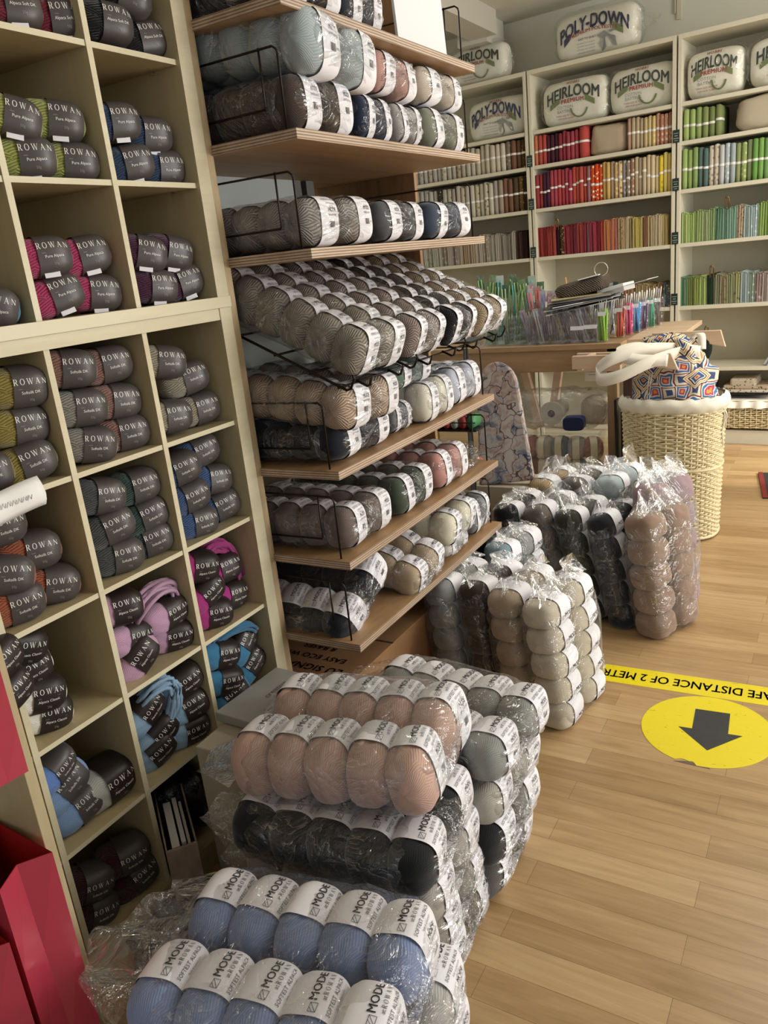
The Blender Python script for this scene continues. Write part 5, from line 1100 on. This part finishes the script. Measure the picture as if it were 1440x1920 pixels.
# wooden arms of a stand
cs=thing('craft_stand','light wood stand with two shaped arms carrying the tote bag straps','wooden stand',(-.70,3.10,.66))
def arm(x0,x1,y,z,h=.05):
    L=x1-x0; pl=[(0,0),(0,-h),(L*.45,-h)]
    for i in range(9): a=PI*i/8; pl.append((L*.62-L*.17*math.cos(a),-h+.028*math.sin(a)))
    pl+=[(L*.80,-h),(L*1.0,-h*1.25),(L*.93,0)]
    o=build(MB().prism(pl,.018,lambda u,v,w:(u,w,v)),'arm',LIGHTWOOD,cs,bev=.002); o.location=(x0+.70,y-3.10,z-.66)
arm(-.915,-.525,2.985,.728); arm(-.66,-.395,3.19,.778)
build(MB().box((-.20,-.10,.01),(-.18,.10,.05)),'cross_piece',LIGHTWOOD,cs,bev=.002)
# ================================================================ things beyond the plywood rack
# printed ironing-board shaped cloth
PC=NT('sketch_print_cloth'); v=PC.coord('Object'); nd=PC.noise(v,11,3); vm=PC.add('ShaderNodeVectorMath',operation='MULTIPLY_ADD'); vm.inputs[1].default_value=(.16,.16,.16); PC.l(nd.outputs['Color'],vm.inputs[0]); PC.l(v,vm.inputs[2]); v=vm.outputs[0]; vo=PC.add('ShaderNodeTexVoronoi',feature='DISTANCE_TO_EDGE'); vo.inputs['Scale'].default_value=16; PC.l(v,vo.inputs['Vector'])
nz=PC.noise(v,14,2); c1=PC.ramp(vo.outputs['Distance'],[(.015,hx('5a535c')),(.035,hx('cfc8c2'))]); c2=PC.ramp(nz.outputs['Fac'],[(.40,hx('d6d0ca')),(.5,hx('b0857a')),(.54,hx('cfc8c4')),(.66,hx('3a5a8a')),(.74,hx('6a3a5a'))])
mm=PC.add('ShaderNodeMix',data_type='RGBA',blend_type='MULTIPLY'); mm.inputs['Factor'].default_value=.8; PC.l(c1,mm.inputs['A']); PC.l(c2,mm.inputs['B']); PC.l(mm.outputs['Result'],PC.b.inputs['Base Color']); PC.b.inputs['Roughness'].default_value=.8
pl=[]
for i in range(21):
    a=PI*i/20; pl.append((.075*math.cos(a),.33+.10*math.sin(a)))
pl=[(.10,0)]+pl+[(-.10,0)]
o=build(MB().prism(pl,.03,lambda u,v,w:(u,w,v)),'apron_pad',PC.m,bev=.008); o.location=(-1.015,2.50,.36); o.rotation_euler=(R(-16),R(-6),R(10)); tag(o,'sketch print fabric pad leaning behind the far end of rack','fabric pad')
o=build(MB().box((-.12,-.02,0),(.12,.16,.35)),'pad_box',plain('pale_carton','b8ac94',.7),bev=.003); o.location=(-1.02,2.50,.0); tag(o,'pale carton below the sketch print pad','box')
t=thing('bobbin_stand','black metal stand with reels of ribbon behind the rack end','stand',(-1.13,2.32,0))
k=MB()
for x in (-.12,.10):
    k.tube([(x,-.08,0),(x*.85,-.02,.86)],.009,4)
build(k,'stand_leg',BLACK,t)
for z in (.45,.60,.75,.88):
    build(MB().box((-.13,-.06,z),(.12,.06,z+.006)).tube([(-.13,-.062,z+.03),(.12,-.062,z+.03)],.002,5),'stand_tray',BLACK,t)
rng=random.Random(9)
for zi,z in enumerate((.456,.606,.756)):
    for i in range(8):
        c=['#b8c8bc','#a83a3a','#3a7a4a','#d8d4cc','#6aa0a8','#e0ded8','#2f6a4a','#c9544a'][(i+zi*3)%8]; o=build(MB().tube([(0,-.03,.022),(0,.03,.022)],.021,12),'ribbon_reel',plain('reel_'+c,c,.5),smooth=True); o.location=(-1.235+.029*i,2.30,z); o.scale=(.66,1,1)
        tag(o,'%s ribbon reel, %s from the left on %s tray of black stand'%(cname(c),ORD[i],['lowest','middle','top'][zi]),'reel','ribbon reels on the black stand')
# pale cabinet and magazines seen through the rack
t=thing('white_cabinet','white cabinet of magazines seen through the plywood rack','cabinet',(-1.90,3.05,0))
k=MB().box((-.36,0,0),(.22,.16,.95)).box((-.36,.15,.95),(.22,.16,1.62)).box((-.36,0,.95),(-.345,.16,1.62)).box((.205,0,.95),(.22,.16,1.62)).box((-.345,0,1.10),(.205,.15,1.115)).box((-.345,0,1.36),(.205,.15,1.375)).box((-.36,0,1.61),(.22,.16,1.625))
build(k,'carcass',plain('white_cabinet_paint','d8d8d4',.5),t)
rng=random.Random(2); MC=['#4a4a3c','#6a8a4a','#d8d6c8','#c9bf3a','#d2c84a','#8a9a8c','#e0e0dc','#e6e6e2','#5c5a54','#c8b84c','#a8b0ae','#3a6a8a','#d6d6d2','#8a3a3a']
for zi,z in enumerate((.952,1.117,1.377)):
    for i in range(17):
        c=MC[(i*5+zi*3)%14]; h=rng.uniform(.12,.145) if zi==0 else rng.uniform(.17,.21); o=build(MB().box((-.012,0,0),(.012,.12,h)),'magazine_spine',plain('mag_'+c,c,.5),bev=.001); o.location=(-2.23+.0310*i,3.06,z); o.name='magazine'
        tag(o,'upright %s magazine, %s from the left on %s shelf of white cabinet'%(cname(c),ORD[i],['lowest','middle','top'][zi]),'magazine','magazines in the white cabinet')
o=build(MB().box((-1.26,2.13,0),(-1.10,2.15,1.9)),'wood_panel',[PLYP],bev=.001); tag(o,'dark oak board standing just past the plywood rack','board')
